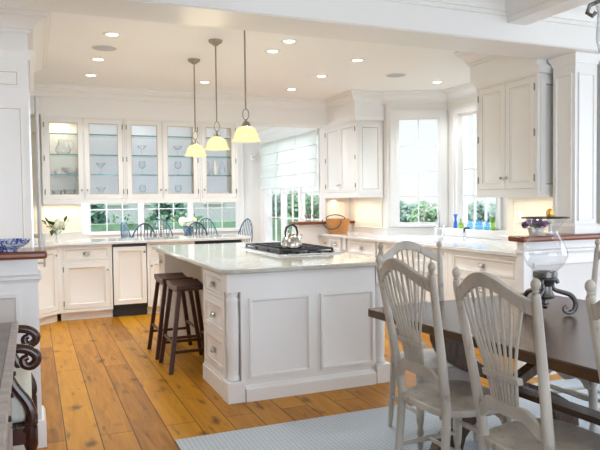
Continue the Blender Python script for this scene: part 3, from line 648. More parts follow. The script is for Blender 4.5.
def corner_post(x, y, label):
    r = thing('turned_post', label, 'post', (x, y, 0), 0, 'turned posts of the sink run')
    MB().box(-.045, .045, -.045, .045, 0, .16).build('plinth', M['white'], r, smooth=False)
    MB().lathe([(a, b*.95+.16) for a, b in TURN], seg=16).build('shaft', M['white'], r)
    MB().box(-.045, .045, -.045, .045, .73, ZC).build('top_block', M['white'], r, smooth=False)
tag(MB().box(3.80, 4.2, 7.242, 7.448, .0, ZC).build('filler_panel', M['white'], smooth=False), 'recessed white filler behind the turned post near the basket', 'panel')
tag(MB().box(3.80, 4.2, 6.342, 6.538, .0, ZC).build('filler_panel', M['white'], smooth=False), 'recessed white filler behind the turned post beside the sink', 'panel')
corner_post(3.745, 7.345, 'white turned post between the two drawer cabinets past the cooktop')
corner_post(3.745, 6.44, 'white turned post at the far side of the sink cabinet')
slab('countertop', [(3.66, 8.085), (3.66, 4.06), (4.235, 4.06), (4.235, 4.905), (4.915, 4.905), (4.915, 6.80), (4.24, 7.155), (4.24, 8.085)][::-1], ZC, .914, M['marble'], 'pale marble counter of the right run under the bay windows')
sk = thing('sink', 'white oval sink bowl set into the marble counter', 'sink', (4.02, 6.14, .914), 0)
MB().lathe([(.0, .004), (.13, .004), (.19, .006), (.21, .012), (.215, .010), (.222, .001)], seg=28).build('basin', M['sinkw'], sk)
sk.children[0].scale = (.8, 1.25, 1)

# panelled backsplash pieces + outlets
def splash(name, A, B, z0, z1, label):
    A, B = Vector(A), Vector(B); d = B-A
    mb = MB().panel(0, d.length, z0, z1, [(0, 0), (.06, 0), (.064, .004), (.075, .009)], .012, [0, 0, 1], y=-.013)
    o = mb.build(name, [M['splash'], M['trim']]); o.location = (A.x, A.y, 0); o.rotation_euler = (0, 0, math.atan2(d.y, d.x)); tag(o, label, 'backsplash', None, 'structure')
splash('trim_13', (4.25, 8.08), (4.25, 7.30), 1.0, 1.40, 'cream paneled backsplash beneath the far wall cabinet')
splash('trim_14', (4.25, 4.88), (4.25, 4.1), 1.0, 1.40, 'cream paneled backsplash beneath the right wall cabinet')
splash('trim_15', (3.88, 8.235), (4.22, 8.235), 1.085, 1.40, 'cream paneled backsplash on the short return wall behind the basket')
def outlet(loc, rz, label):
    o = thing('wall_outlet', label, 'outlet', loc, rz)
    MB().panel(-.045, .045, -.06, .06, [(0, .002), (.003, 0)], .006, y=-.006).build('cover_plate', M['plate'], o)
    s = MB()
    for z in (-.022, .022): s.box(-.014, .014, -.0075, -.006, z-.012, z+.012)
    s.build('socket', M['trim'], o, smooth=False)
outlet((4.246, 7.38, 1.19), R(-90), 'white outlet plate on the backsplash right of the basket')
outlet((4.246, 4.74, 1.19), R(-90), 'white outlet plate on the backsplash below the right wall cabinet')

# ------------------------------------------------------------------ island
isl = thing('kitchen_island', 'white kitchen island with paneled front and corner columns', 'island', (0, 0, 0))
IX0, IX1, IY0, IY1 = 1.20, 2.43, 4.12, 6.66
b = MB()
b.box(1.56, IX1-.10, IY0, IY1, .0, ZC).box(IX1-.10, IX1, IY0+.10, IY1, 0, ZC).box(IX0+.02, 1.56, IY0+.10, 4.80, 0, ZC).box(IX0+.088, 1.56, IY0, IY0+.10, 0, ZC).box(IX0+.02, 1.56, 6.34, IY1, 0, ZC)
b.build('body', M['white'], isl, smooth=False)
# front face frame with two framed panels
for (a, c) in ((1.345, 1.80), (1.88, 2.315)):
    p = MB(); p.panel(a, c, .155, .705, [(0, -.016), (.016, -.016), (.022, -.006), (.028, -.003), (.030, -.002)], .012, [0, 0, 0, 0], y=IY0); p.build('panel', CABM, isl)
# columns
for (cx, cy) in ((IX0+.042, IY0+.045), (IX1-.042, IY0+.045)):
    c = MB().lathe([(a*1.2, b_*1.012+.145) for a, b_ in TURN], (cx, cy, 0), 20); c.build('column', M['white'], isl)
    MB().box(cx-.052, cx+.052, cy-.052, cy+.052, .752, ZC).build('column_block', M['white'], isl, smooth=False)
    MB().box(cx-.062, cx+.062, cy-.075, cy+.062, 0, .142).build('column_plinth', M['white'], isl, bevel=.004)
pl = MB().box(1.31, 2.32, IY0-.03, IY0, 0, .082).prism([(IY0-.03, .082), (IY0, .082), (IY0, .108), (IY0-.006, .108), (IY0-.014, .095)], 'x', 1.31, 2.32)
pl.box(IX0-.012, IX0+.02, IY0+.11, 4.81, 0, .115).box(IX0-.004, IX0+.02, IY0+.11, 4.80, .115, .135).box(IX0-.012, IX0+.02, 6.33, 6.67, 0, .115).box(IX1, IX1+.025, IY0+.11, IY1, 0, .11)
pl.build('plinth', M['white'], isl, smooth=False)
# left side drawers (facing -x): near stack and far stack
def side_fronts(y1, y0, rows):
    W_ = y1-y0; ff = MB(); cells(ff, 0, W_, .135, ZC, 0, .02, [(.03, W_-.03, a, c) for a, c in rows])
    ff.xf(Matrix.Translation((IX0, y1, 0)) @ Matrix.Rotation(R(-90), 4, 'Z')); ff.build('face_frame', M['white'], isl, smooth=False)
    for a, c in rows:
        g = .003; T_ = Matrix.Translation((IX0, y1, 0)) @ Matrix.Rotation(R(-90), 4, 'Z')
        mb = MB().panel(.03+g, W_-.03-g, a+g, c-g, [(0, .002), (.002, 0), (.030, 0), (.033, .0035), (.043, .009), (.045, .010)], .019, DMAT); mb.xf(T_)
        o = mb.build('drawer', CABM, isl); q = cup(MB(), W_/2, (a+c)/2+.0); q.xf(T_); q.build('pull', M['nickel'], o)
side_fronts(4.80, IY0+.105, [(.68, .855), (.43, .655), (.165, .405)])
side_fronts(IY1, 6.34, [(.68, .855), (.43, .655), (.165, .405)])
# countertop with a clipped near-left corner
cp = [(1.14, 4.16), (1.155, 4.10), (1.20, 4.065), (1.26, 4.055), (2.42, 4.055), (2.475, 4.075), (2.49, 4.13), (2.49, 6.72), (1.14, 6.72)]
slab('countertop', cp, ZC, .914, M['granite'], 'pale speckled granite top of the kitchen island', bev=.012)

# cooktop
ck = thing('cooktop', 'black gas cooktop with cast iron grates on island top', 'cooktop', (2.125, 5.365, .914), 0)
MB().box(-.285, .285, -.53, .53, .0, .012).build('steel_tray', M['steel'], ck, bevel=.003)
MB().box(-.255, .255, -.46, .46, .012, .018).build('burner_deck', M['black'], ck, smooth=False)
for gy in (-.305, 0, .305):
    g = MB()
    for x in (-.24, .24): g.box(x-.007, x+.007, gy-.145, gy+.145, .036, .050)
    for y in (-.14, .14): g.box(-.24, .24, gy+y-.007, gy+y+.007, .036, .050)
    g.box(-.006, .006, gy-.14, gy+.14, .036, .050)
    for bx in (-.12, .12):
        g.box(bx-.11, bx+.11, gy-.006, gy+.006, .036, .050); g.box(bx-.006, bx+.006, gy-.13, gy+.13, .036, .050)
    for x in (-.24, .24):
        for y in (-.14, .14): g.box(x-.008, x+.008, gy+y-.008, gy+y+.008, .018, .04)
    g.build('grate', M['dark'], ck, smooth=False)
    for bx in (-.12, .12): MB().lathe([(.045, .018), (.045, .026), (.03, .028), (.03, .034), (0, .035)], (bx, gy, 0), 16).build('burner', M['dark'], ck)
for i in range(5): MB().lathe([(.016, 0), (.015, .016), (.0, .017)], (-.20+i*.1, -.495, .012), 12).build('control_knob', M['black'], ck)
# kettle
kt = thing('kettle', 'shiny steel kettle with black loop handle on cooktop', 'kettle', (2.025, 5.01, .9645), R(20))
kt.scale = (1, 1, .88)
MB().lathe([(.0, .0), (.085, .0), (.092, .012), (.09, .05), (.075, .095), (.05, .12), (.03, .13), (.0, .131)], seg=28).build('body', M['kettle'], kt)
MB().lathe([(.032, .128), (.034, .134), (.02, .142), (.008, .144), (.010, .155), (.006, .165), (0, .166)], seg=16).build('lid', M['kettle'], kt)
MB().tube([(.07, 0, .07), (.10, 0, .09), (.115, 0, .115), (.125, 0, .125)], [.02, .015, .011, .010], 10).build('spout', M['kettle'], kt)
MB().tube([(.062, 0, .105), (.070, 0, .15), (.055, 0, .20), (.02, 0, .225), (-.02, 0, .225), (-.055, 0, .20), (-.070, 0, .15), (-.062, 0, .105)], [.007, .008, .011, .012, .012, .011, .008, .007], 10).build('handle', M['black'], kt)

# ------------------------------------------------------------------ stools
st = thing('bar_stool', 'nearer dark wood saddle stool tucked at the island', 'stool', (1.175, 5.225, 0), 0, 'saddle stools at the island')
o_ = []
n_ = 12; prof = []
for i in range(n_+1):
    u = -1+2*i/n_; prof.append((.215*u, .683+.020*u*u))
out = prof + [(.215, .665), (.13, .645), (-.13, .645), (-.215, .665)]
MB().prism(out, 'x', -.135, .135).build('seat', M['stool'], st, bevel=.006)
for sx_ in (-1, 1):
    for sy_ in (-1, 1):
        def bar(a, b, h):
            mb = MB(); d = (Vector(b)-Vector(a)); u = Vector((1,0,0)); v = Vector((0,1,0)); vs = []
            for p in (Vector(a), Vector(b)):
                for q in ((-h,-h),(h,-h),(h,h),(-h,h)): vs.append(p+u*q[0]+v*q[1])
            mb.add(vs, [(3,2,1,0),(4,5,6,7),(0,1,5,4),(1,2,6,5),(2,3,7,6),(3,0,4,7)]); return mb
        bar((sx_*.195, sy_*.212, 0), (sx_*.105, sy_*.165, .66), .017).build('leg', M['stool'], st, bevel=.002)
def lerp_leg(sx_, sy_, z): k = z/.66; return Vector((sx_*(.195-.09*k), sy_*(.212-.047*k), z))
for sx_ in (-1, 1): MB().tube([lerp_leg(sx_, -1, .24), lerp_leg(sx_, 1, .24)], .013, 6).build('stretcher', M['stool'], st)
for sy_ in (-1, 1): MB().tube([lerp_leg(-1, sy_, .17), lerp_leg(1, sy_, .17)], .013, 6).build('stretcher', M['stool'], st)
s2 = copy_tree(st); s2.location = (1.165, 5.765, 0); s2['label'] = 'farther dark wood saddle stool tucked at the island'

# ------------------------------------------------------------------ pendants
pd_ = thing('pendant_lamp', 'nearest pendant lamp with glowing glass bell over the island', 'pendant lamp', (1.485, 4.55, 0), 0, 'pendant lamps over the island')
ZP = 1.815
MB().lathe([(.0, 2.705), (.02, 2.705), (.03, 2.715), (.055, 2.73), (.062, 2.75), (.0, 2.75)], seg=24).build('canopy', M['bronze'], pd_)
MB().tube([(0, 0, 2.71), (0, 0, ZP+.235)], .0065, 8).build('rod', M['bronze'], pd_)
MB().tube([(math.cos(a)*.023, 0, ZP+.200+math.sin(a)*.040) for a in [2*PI*i/20 for i in range(20)]], .0045, 8, closed=True).xf(Matrix.Rotation(R(-25), 4, 'Z')).build('ring', M['bronze'], pd_)
MB().lathe([(.0, ZP+.165), (.008, ZP+.163), (.010, ZP+.150), (.024, ZP+.143), (.032, ZP+.125), (.036, ZP+.108), (.0, ZP+.108)], seg=20).build('socket_cap', M['bronze'], pd_)
MB().lathe([(.034, ZP+.110), (.055, ZP+.102), (.074, ZP+.085), (.086, ZP+.06), (.091, ZP+.035), (.096, ZP+.018), (.112, ZP+.006), (.113, ZP), (.107, ZP+.003), (.092, ZP+.016), (.087, ZP+.035), (.082, ZP+.06), (.07, ZP+.082), (.052, ZP+.098), (.034, ZP+.106)], seg=32, cap=False).build('glass_shade', M['lampglass'], pd_)
for i, (y, l) in enumerate(((5.355, 'middle pendant lamp with glowing glass bell over the island'), (6.14, 'farthest pendant lamp with glowing glass bell over the island'))):
    c = copy_tree(pd_); c.location = (1.485, y, 0); c['label'] = l
for y in (4.55, 5.355, 6.14): light('pendant_bulb', 'POINT', (1.485, y, ZP+.045), 11, (1.0, .93, .76), radius=.03)

# recessed lights, speakers
CL = ['recessed light in left ceiling row, just past the header beam', 'recessed light in left ceiling row, just beyond the ceiling speaker', 'recessed light in left ceiling row, last before the glass cabinets',
      'recessed light above the back counter, behind the farthest pendant', 'recessed light right of the pendants, second from header beam', 'recessed light right of the pendants, closest to header beam',
      'recessed light between island and right run, middle of its row', 'recessed light farthest back, near the soffit over the nook opening', 'recessed light between island and right run, nearest the header beam', 'recessed light in the bay above the sink']
can = None
for (x, y), l in zip(CANS, CL):
    if can is None:
        can = thing('recessed_light', l, 'ceiling light', (x, y, 2.75), 0, 'recessed ceiling lights')
        MB().lathe([(.046, -.001), (.050, -.006), (.075, -.004), (.078, 0), (.046, 0)], seg=24, cap=False).build('trim_ring', M['trim'], can)
        MB().lathe([(0, -.003), (.046, -.003), (.046, -.001), (0, -.001)], seg=24).build('lens', M['bulb'], can)
    else:
        c = copy_tree(can); c.location = (x, y, 2.75); c['label'] = l
def speaker(x, y, l):
    r = thing('ceiling_speaker', l, 'speaker', (x, y, 2.75), 0, 'round ceiling speakers')
    MB().lathe([(.0, -.006), (.10, -.006), (.105, -.004), (.105, 0), (0, 0)], seg=28).build('grille', M['speaker'], r)
    MB().lathe([(.105, -.005), (.12, -.003), (.12, 0), (.105, 0)], seg=28, cap=False).build('trim_ring', M['trim'], r)
speaker(.63, 5.95, 'round grey ceiling speaker at left among recessed lights')
speaker(3.76, 6.15, 'round grey ceiling speaker at right near the bay')

# ------------------------------------------------------------------ half walls, column
def half_wall(name, x0, x1, y0, y1, label, zc):
    r = thing(name, label, 'half wall', (0, 0, 0), 0, None, 'structure')
    MB().box(x0, x1, y0, y1, 0, zc-.045).build('wall_body', M['trim'], r, smooth=False)
    MB().box(x0-.05, x1+.05, y0-.05, y1+.05, zc-.0435, zc).build('wood_cap', M['cap'], r, bevel=.015, seg=3)
    t = MB()
    t.sweep([(x0, y1), (x0, y0), (x1, y0), (x1, y1)], [(0, .93), (.006, .93), (.012, .945), (.022, .95), (.022, .965), (.012, .97), (.0, .975)])
    t.sweep([(x0, y1), (x0, y0), (x1, y0), (x1, y1)], [(0, 0), (.022, 0), (.022, .13), (.012, .15), (0, .155)])
    t.build('moulding', M['trim'], r)
    L_ = x1-x0; n = max(1, round(L_/.8)); wp = (L_-.12)/n
    for i in range(n):
        a = x0+.10+i*wp; MB().panel(a, a+wp-.08, .22, .87, [(0, -.014), (.016, -.014), (.024, -.004), (.03, 0)], .004, y=y0-.003).build('panel', M['trim'], r)
    return r
hr_ = thing('wall_half_right', 'white paneled half wall with dark wood cap behind lantern', 'half wall', (0, 0, 0), 0, None, 'structure')
MB().box(3.41, 3.86, 3.76, 3.835, 0, 1.033).box(3.86, 5.95, 3.76, 4.03, 0, 1.033).build('wall_body', M['trim'], hr_, smooth=False)
MB().prism([(3.36, 3.71), (6.0, 3.71), (6.0, 4.06), (3.82, 4.06), (3.82, 3.885), (3.36, 3.885)], 'z', 1.0345, 1.078).build('wood_cap', M['cap'], hr_, bevel=.015, seg=3)
t = MB(); t.sweep([(3.41, 3.835), (3.41, 3.76), (5.95, 3.76)], [(0, .93), (.006, .93), (.012, .945), (.022, .95), (.022, .965), (.012, .97), (.0, .975)])
t.sweep([(3.41, 3.835), (3.41, 3.76), (5.95, 3.76)], [(0, 0), (.022, 0), (.022, .13), (.012, .15), (0, .155)]); t.build('moulding', M['trim'], hr_)
for a, c in ((3.50, 4.25), (4.33, 5.08), (5.16, 5.88)): MB().panel(a, c, .22, .87, [(0, -.014), (.016, -.014), (.024, -.004), (.03, 0)], .004, y=3.757).build('panel', M['trim'], hr_)
half_wall('wall_half_left', -3.4, .02, 3.83, 4.10, 'white paneled half wall with wood cap under the blue bowl', 1.105)
hw = thing('wall_half_nook', 'white half wall with dark wood cap between counter and nook', 'half wall', (0, 0, 0), 0, None, 'structure')
MB().box(3.38, 4.24, 8.10, 8.22, 0, 1.035).box(3.38, 3.85, 8.22, 8.30, 0, 1.035).build('wall_body', M['trim'], hw, smooth=False)
MB().prism([(3.34, 8.05), (4.24, 8.05), (4.24, 8.225), (3.85, 8.225), (3.85, 8.35), (3.34, 8.35)], 'z', 1.037, 1.075).build('wood_cap', M['cap'], hw, bevel=.012, seg=3)
cl = thing('trim_column', 'square white fluted column standing on right half wall', 'column', (4.068, 3.908, 1.079), 0, None, 'structure')
cm = MB().box(-.115, .115, -.115, .115, .0, 1.42)
cm.build('shaft', M['trim'], cl, smooth=False)
fl = MB()
for k in range(4):
    q = MB().panel(-.085, .085, .10, 1.27, [(0, -.010), (.012, -.010), (.018, -.002), (.022, 0)], .003, y=-.117)
    q.xf(Matrix.Rotation(R(90*k), 4, 'Z')); fl.v_off = len(fl.v); o0 = len(fl.v); fl.v += q.v; fl.f += [[i+o0 for i in f] for f in q.f]; fl.mi += q.mi
fl.build('flute_panel', M['trim'], cl, smooth=False)
sq = [(-.115, -.115), (.115, -.115), (.115, .115), (-.115, .115)]
MB().sweep(sq, [(0, 1.345), (.008, 1.345), (.012, 1.37), (.028, 1.395), (.030, 1.42), (0, 1.42)], closed=True).build('capital', M['trim'], cl)
MB().sweep(sq, [(0, 0), (.022, 0), (.022, .06), (.010, .075), (0, .08)], closed=True).build('base', M['trim'], cl)

# ------------------------------------------------------------------ refrigerator wall at left
fr = thing('refrigerator', 'built in refrigerator with tall steel pulls and paneled side under crown', 'refrigerator', (0, 0, 0))
FY0, FY1 = 5.10, 6.76
MB().box(-.78, -.022, FY0+.02, FY1, 0, 2.46).build('cabinet_box', M['white'], fr, smooth=False)
MB().box(-.78, -.022, FY0+.02, FY1, 2.46, 2.745).build('top_frieze', M['white'], fr, smooth=False)
sp = MB(); cells(sp, -.78, -.005, 0, 2.46, FY0, FY0+.02, []); sp.build('side_panel', M['white'], fr, smooth=False)
for (z0, z1) in ((.15, 2.08), (2.215, 2.345)):
    MB().panel(-.72, -.045 if z0 < 1 else -.06, z0, z1, [(0, -.010), (.012, -.010), (.018, -.002), (.022, 0)], .003, [0, 0, 1], y=FY0-.003).build('moulded_panel', CABM, fr)
for (y0, y1, z0, z1) in ((5.14, 5.90, .12, 1.0), (5.14, 5.90, 1.01, 2.40), (5.92, 6.72, .12, 1.0), (5.92, 6.72, 1.01, 2.40)):
    q = MB().panel(0, y1-y0, z0, z1, [(0, .002), (.002, 0), (.07, 0), (.075, .004), (.085, .010)], .02, [0, 0, 0, 1]); q.xf(Matrix.Translation((0, y0, 0)) @ Matrix.Rotation(R(90), 4, 'Z'))
    o = q.build('door', CABM, fr)
    if y0 < 5.5 and z0 > 1:
        MB().tube([(.048, 5.22, 1.03), (.048, 5.22, 2.18)], .015, 10).tube([(0, 5.22, 1.12), (.048, 5.22, 1.12)], .008, 8).tube([(0, 5.22, 1.90), (.048, 5.22, 1.90)], .008, 8).build('pull', M['steel'], o)
    if y0 > 5.5 and z0 < 1:
        MB().tube([(.092, 6.35, .78), (.092, 6.35, 1.09)], .011, 10).tube([(0, 6.35, .82), (.092, 6.35, .82)], .007, 8).tube([(0, 6.35, 1.085), (.092, 6.35, 1.085)], .007, 8).build('pull', M['steel'], o)
MB().box(-.022, .004, FY0+.02, 5.135, 0, 2.46).box(-.022, .004, 6.725, FY1, 0, 2.46).box(-.022, 0, 5.135, 6.725, 2.405, 2.46).build('steel_edge', M['steel'], fr, smooth=False)
MB().sweep([(-.78, FY0), (.0, FY0), (.0, FY1), (-.78, FY1)], [(0, 2.42), (.012, 2.42), (.018, 2.445), (.04, 2.47), (.04, 2.485), (0, 2.49)]).build('lower_moulding', M['trim'], fr)
MB().box(-.78, .0, FY0, FY1, 2.48, 2.745).build('frieze', M['trim'], fr, smooth=False)
MB().sweep([(-.78, FY0), (.0, FY0), (.0, FY1), (-.78, FY1)], crownprof(2.748, .135, .165)).build('crown', M['trim'], fr)

# ------------------------------------------------------------------ dining table
RT = R(3.5)
tb = thing('dining_table', 'long dark wood trestle table in the dining area', 'table', (2.42, 1.93, .007), RT)
MB().box(-.63, .63, -1.23, 1.23, .705, .753).build('tabletop', M['table'], tb, bevel=.006)
def curve_leg(sgn, y):
    n = 12; L_ = []; Rr = []
    for i in range(n+1):
        k = i/n; z = .02+.66*k
        x = sgn*(-.46+.86*(k-.16*math.sin(2*PI*k)))
        L_.append((x-.068-.05*abs(k-.5), z)); Rr.append((x+.068+.05*abs(k-.5), z))
    return MB().prism(L_+Rr[::-1], 'y', y-.03, y+.03)
for y in (.80, -.95):
    curve_leg(1, y-.031).build('trestle_leg', M['table'], tb, bevel=.004); curve_leg(-1, y+.031).build('trestle_leg', M['table'], tb, bevel=.004)
    MB().box(-.5, .5, y-.05, y+.05, .66, .705).build('cross_bearer', M['table'], tb, smooth=False)
MB().box(-.05, .05, -1.02, .90, .315, .345).build('stretcher', M['table'], tb, bevel=.003)

# rug
tag(MB().box(.72, 4.3, -1.0, 3.60, .0005, .0055).build('area_rug', M['rug'], bevel=.002), 'pale blue grey woven rug under the dining table', 'rug')

# ------------------------------------------------------------------ dining chairs (front = -y, back = +y)
def make_chair(loc, rz, label):
    r = thing('dining_chair', label, 'chair', (loc[0], loc[1], .0095), rz, 'sheaf back dining chairs')
    cp_ = M['chairpaint']
    # seat: rounded outline
    pts = []
    for i in range(28):
        a = 2*PI*i/28; c, s_ = math.cos(a), math.sin(a)
        x = .225*math.copysign(abs(c)**.55, c); y = .205*math.copysign(abs(s_)**.55, s_)
        if y > 0: x *= 1-.14*y/.205
        else: y *= 1.08
        pts.append((x, y))
    MB().prism(pts, 'z', .418, .45).build('seat', cp_, r, bevel=.008, seg=3)
    ap = MB()
    zz = [(-.17, .418), (-.17, .305), (-.14, .312), (-.11, .345), (-.075, .352), (-.04, .335), (0, .322), (.04, .335), (.075, .352), (.11, .345), (.14, .312), (.17, .305), (.17, .418)]
    ap.prism(zz, 'y', -.190, -.172); ap.build('apron', cp_, r, smooth=False)
    def post(sx_, z): # rear post axis
        if z < .45: return Vector((sx_*(.164+.010*(.45-z)/.45), .172+.04*((.45-z)/.45)**1.5, z))
        k = (z-.45)/.647; return Vector((sx_*(.164+.039*k), .172+.112*k**1.1, z))
    for sx_ in (-1, 1):
        zs = [0, .06, .2, .40, .45, .55, .7, .85, .98, 1.035, 1.046]
        rd = [.012, .015, .018, .020, .020, .020, .019, .0175, .0165, .016, .012]
        o = MB().tube([post(sx_, z) for z in zs], rd, 12).build('back_post', cp_, r)
        p = post(sx_, 1.045); mb = MB().lathe([(.011, 0), (.008, .004), (.012, .008), (.009, .012), (.014, .020), (.0168, .029), (.0155, .039), (.009, .049), (.0, .053)], tuple(p), 14)
        mb.build('finial', cp_, o)
        f0 = Vector((sx_*.175, -.165, 0)); 
        pr = [(.014, 0), (.017, .02), (.020, .05), (.014, .07), (.019, .085), (.019, .10), (.014, .115), (.021, .16), (.023, .24), (.021, .30), (.016, .32), (.022, .335), (.022, .352), (.016, .365), (.023, .38), (.023, .42)]
        MB().lathe(pr, tuple(f0), 14).build('leg', cp_, r)
        # side stretchers
        MB().tube([(sx_*.175, -.165, .19), (sx_*.178, 0, .19), (sx_*.170, .192, .19)], [.009, .014, .009], 8).build('stretcher', cp_, r)
    MB().tube([(-.177, -.165, .245), (-.10, -.165, .245), (0, -.165, .245), (.10, -.165, .245), (.177, -.165, .245)], [.009, .015, .012, .015, .009], 8).build('stretcher', cp_, r)
    MB().tube([(-.170, .195, .17), (0, .195, .17), (.170, .195, .17)], [.009, .013, .009], 8).build('stretcher', cp_, r)
    MB().tube([(-.177, .01, .19), (0, .01, .19), (.177, .01, .19)], [.009, .014, .009], 8).build('stretcher', cp_, r)
    # shaped rails follow the rake of the back
    def yb(z, u=1): return post(1, z).y+.042*(1-u*u)*min(1, max(.5, (z-.45)/.5))
    def rail(zt, zb, x, n, th, name, xs=1.):
        vs = []; fs = []
        for i in range(n+1):
            xx = -x+2*x*i/n; u = xx/x
            for (zf, dy) in ((zt, -th), (zt, th), (zb, th), (zb, -th)):
                z = zf(u); vs.append((xx, yb(z, u*xs)+dy, z))
        for i in range(n):
            for q in range(4): fs.append((i*4+q, i*4+(q+1)%4, i*4+4+(q+1)%4, i*4+4+q))
        fs += [(0, 1, 2, 3), tuple(n*4+q for q in (3, 2, 1, 0))]
        return MB().add(vs, fs).build(name, cp_, r, bevel=.003)
    def sm(t): t = max(0, min(1, t)); return t*t*(3-2*t)
    def ctop(u): return 1.022+.078*math.cos(min(1, abs(u)/.95)*PI/2)**1.4
    def cbot(u): return .970+.078*math.cos(min(1, abs(u)/.95)*PI/2)**1.3
    rail(ctop, cbot, .195, 32, .011, 'crest_rail')
    rail(lambda u: .578+.050*(1-sm((abs(u)-.52)/.42)), lambda u: .525+.052*(1-sm((abs(u)-.45)/.45)), .172, 20, .009, 'lower_rail')
    rail(lambda u: .735, lambda u: .710, .090, 8, .013, 'tie_rail', .5)
    n = 9
    for i in range(n):
        u = -1+2*i/(n-1)
        pts = []
        zt = cbot(.150*u/.195)+.008; 
        for z, xx in ((.61, .060*u), (.66, .066*u), (.72, .073*u), (.78, .084*u), (.85, .105*u), (.92, .128*u), (max(.955, zt), .148*u)):
            pts.append((xx, yb(z, xx/.19)+.001, z))
        MB().tube(pts, .0058, 7).build('spindle', cp_, r)
    return r
ch = make_chair((1.776, 2.413, 0), R(92.8), 'grey painted chair on near side of table, farthest of that row')
CHP = [((1.761, 1.802, 0), R(91.9), 'grey painted chair on near side of table, middle of that row'),
       ((1.887, 1.285, 0), R(90.0), 'grey painted chair on near side of table, mostly beyond the frame edge'),
       ((2.100, 3.044, 0), R(-5.0), 'grey painted chair at the far end of the table'),
       ((2.956, 2.720, 0), R(-90.0), 'grey painted chair on far side of table, half hidden by the lantern')]
for l, a, t in CHP:
    c = copy_tree(ch); c.location = (l[0], l[1], .0095); c.rotation_euler = (0, 0, a); c['label'] = t

# ------------------------------------------------------------------ hurricane lantern
ln = thing('hurricane_lantern', 'tall clear glass hurricane on iron scroll base upon table', 'lantern', (2.425, 2.52, .762), R(20))
gp = [(.03, .225), (.062, .232), (.092, .262), (.110, .305), (.108, .335), (.090, .380), (.070, .415), (.066, .432), (.076, .460), (.100, .490), (.115, .502)]
MB().lathe(gp, seg=36, cap=False).build('glass_shade', M['cyl'], ln)
MB().tube([(math.cos(2*PI*i/36)*.115, math.sin(2*PI*i/36)*.115, .502) for i in range(36)], .0035, 6, closed=True).build('rim_band', M['iron'], ln)
MB().lathe([(0, .225), (.058, .225), (.060, .215), (.060, .198), (.052, .192), (.056, .186), (.050, .176), (.034, .150), (.036, .12), (.050, .098), (.044, .090), (.018, .082), (.022, .072), (.022, .062), (.013, .055), (.017, .045), (.009, .034), (0, .030)], seg=24).build('stem', M['iron'], ln)
for k in range(3):
    a = 2*PI*k/3 + R(-50)
    path = [(.064, .165), (.054, .182), (.038, .178), (.036, .15), (.050, .130), (.085, .118), (.125, .104), (.150, .070), (.146, .032), (.124, .014), (.102, .018), (.094, .036), (.106, .046)]
    rr = [.010, .012, .012, .011, .011, .012, .013, .013, .013, .012, .011, .010, .009]
    MB().tube(spl([(p*math.cos(a), p*math.sin(a), z) for p, z in path], 3), splr(rr, 3), 10).build('scroll_foot', M['iron'], ln)

# ------------------------------------------------------------------ chandelier over table (only one arm reaches the frame)
cx_ = thing('chandelier', 'iron scroll chandelier with clear glass shades above the table', 'chandelier', (2.48, 1.62, 0), 0)
MB().lathe([(0, 1.96), (.02, 1.97), (.035, 2.0), (.03, 2.05), (.015, 2.08), (.015, 2.30), (.03, 2.32), (.012, 2.35), (.008, 2.36), (.008, 2.84), (.06, 2.845), (.065, 2.86), (0, 2.86)], seg=16).build('stem', M['iron'], cx_)
for k in range(4):
    a = R(134+90*k); c_, s_ = math.cos(a), math.sin(a)
    MB().tube([(p*c_, p*s_, z) for p, z in ((.02, 2.03), (.10, 1.96), (.20, 1.95), (.29, 2.0), (.32, 2.09), (.37, 2.155), (.44, 2.175), (.495, 2.155), (.505, 2.125), (.485, 2.11), (.472, 2.125))], [.009]*11, 8).build('arm', M['iron'], cx_)
    MB().lathe([(.0, 1.93), (.035, 1.935), (.062, 1.965), (.072, 2.01), (.070, 2.06), (.066, 2.12), (.075, 2.16)], (.40*c_, .40*s_, 0), 24, cap=False).build('glass_shade', M['clear'], cx_)

# ------------------------------------------------------------------ sideboard and carved armchair at left
sb = thing('sideboard', 'worn wood sideboard with molded edge at lower left', 'sideboard', (-.085, 2.0, 0), R(90))
# local x along world y, local -y faces world +x
MB().box(-.93, .83, .03, .50, .12, .845).build('carcass', M['side_body'], sb, smooth=False)
MB().box(-.95, .855, .005, .52, .855, .88).build('top', [M['side_top']], sb, bevel=.004)
MB().sweep([(-.95, .52), (-.95, .005), (.855, .005), (.855, .52)], [(0, .835), (.008, .835), (.012, .85), (.022, .856), (.026, .868), (.022, .88), (0, .8805)]).build('top_moulding', M['side_edge'], sb)
for x0, x1 in ((-.90, -.34), (-.32, .24), (.26, .80)):
    for z0, z1 in ((.62, .80), (.40, .60), (.17, .38)):
        o = MB().panel(x0, x1, z0, z1, [(0, .002), (.003, 0), (.02, 0), (.026, .004)], .02, y=.012).build('drawer', M['side_edge'], sb)
        for u in (.22, .78): knob(MB(), x0+(x1-x0)*u, (z0+z1)/2, .012, .75).build('knob', M['black'], o)
for x in (-.88, .78):
    for y in (.07, .46): MB().lathe([(.02, 0), (.03, .03), (.02, .07), (.03, .12)], (x, y, 0), 12).build('foot', M['side_body'], sb)
ac = thing('armchair', 'dark carved armchair with scrolled arms and pale seat at left', 'armchair', (-.16, 3.145, 0), R(90))
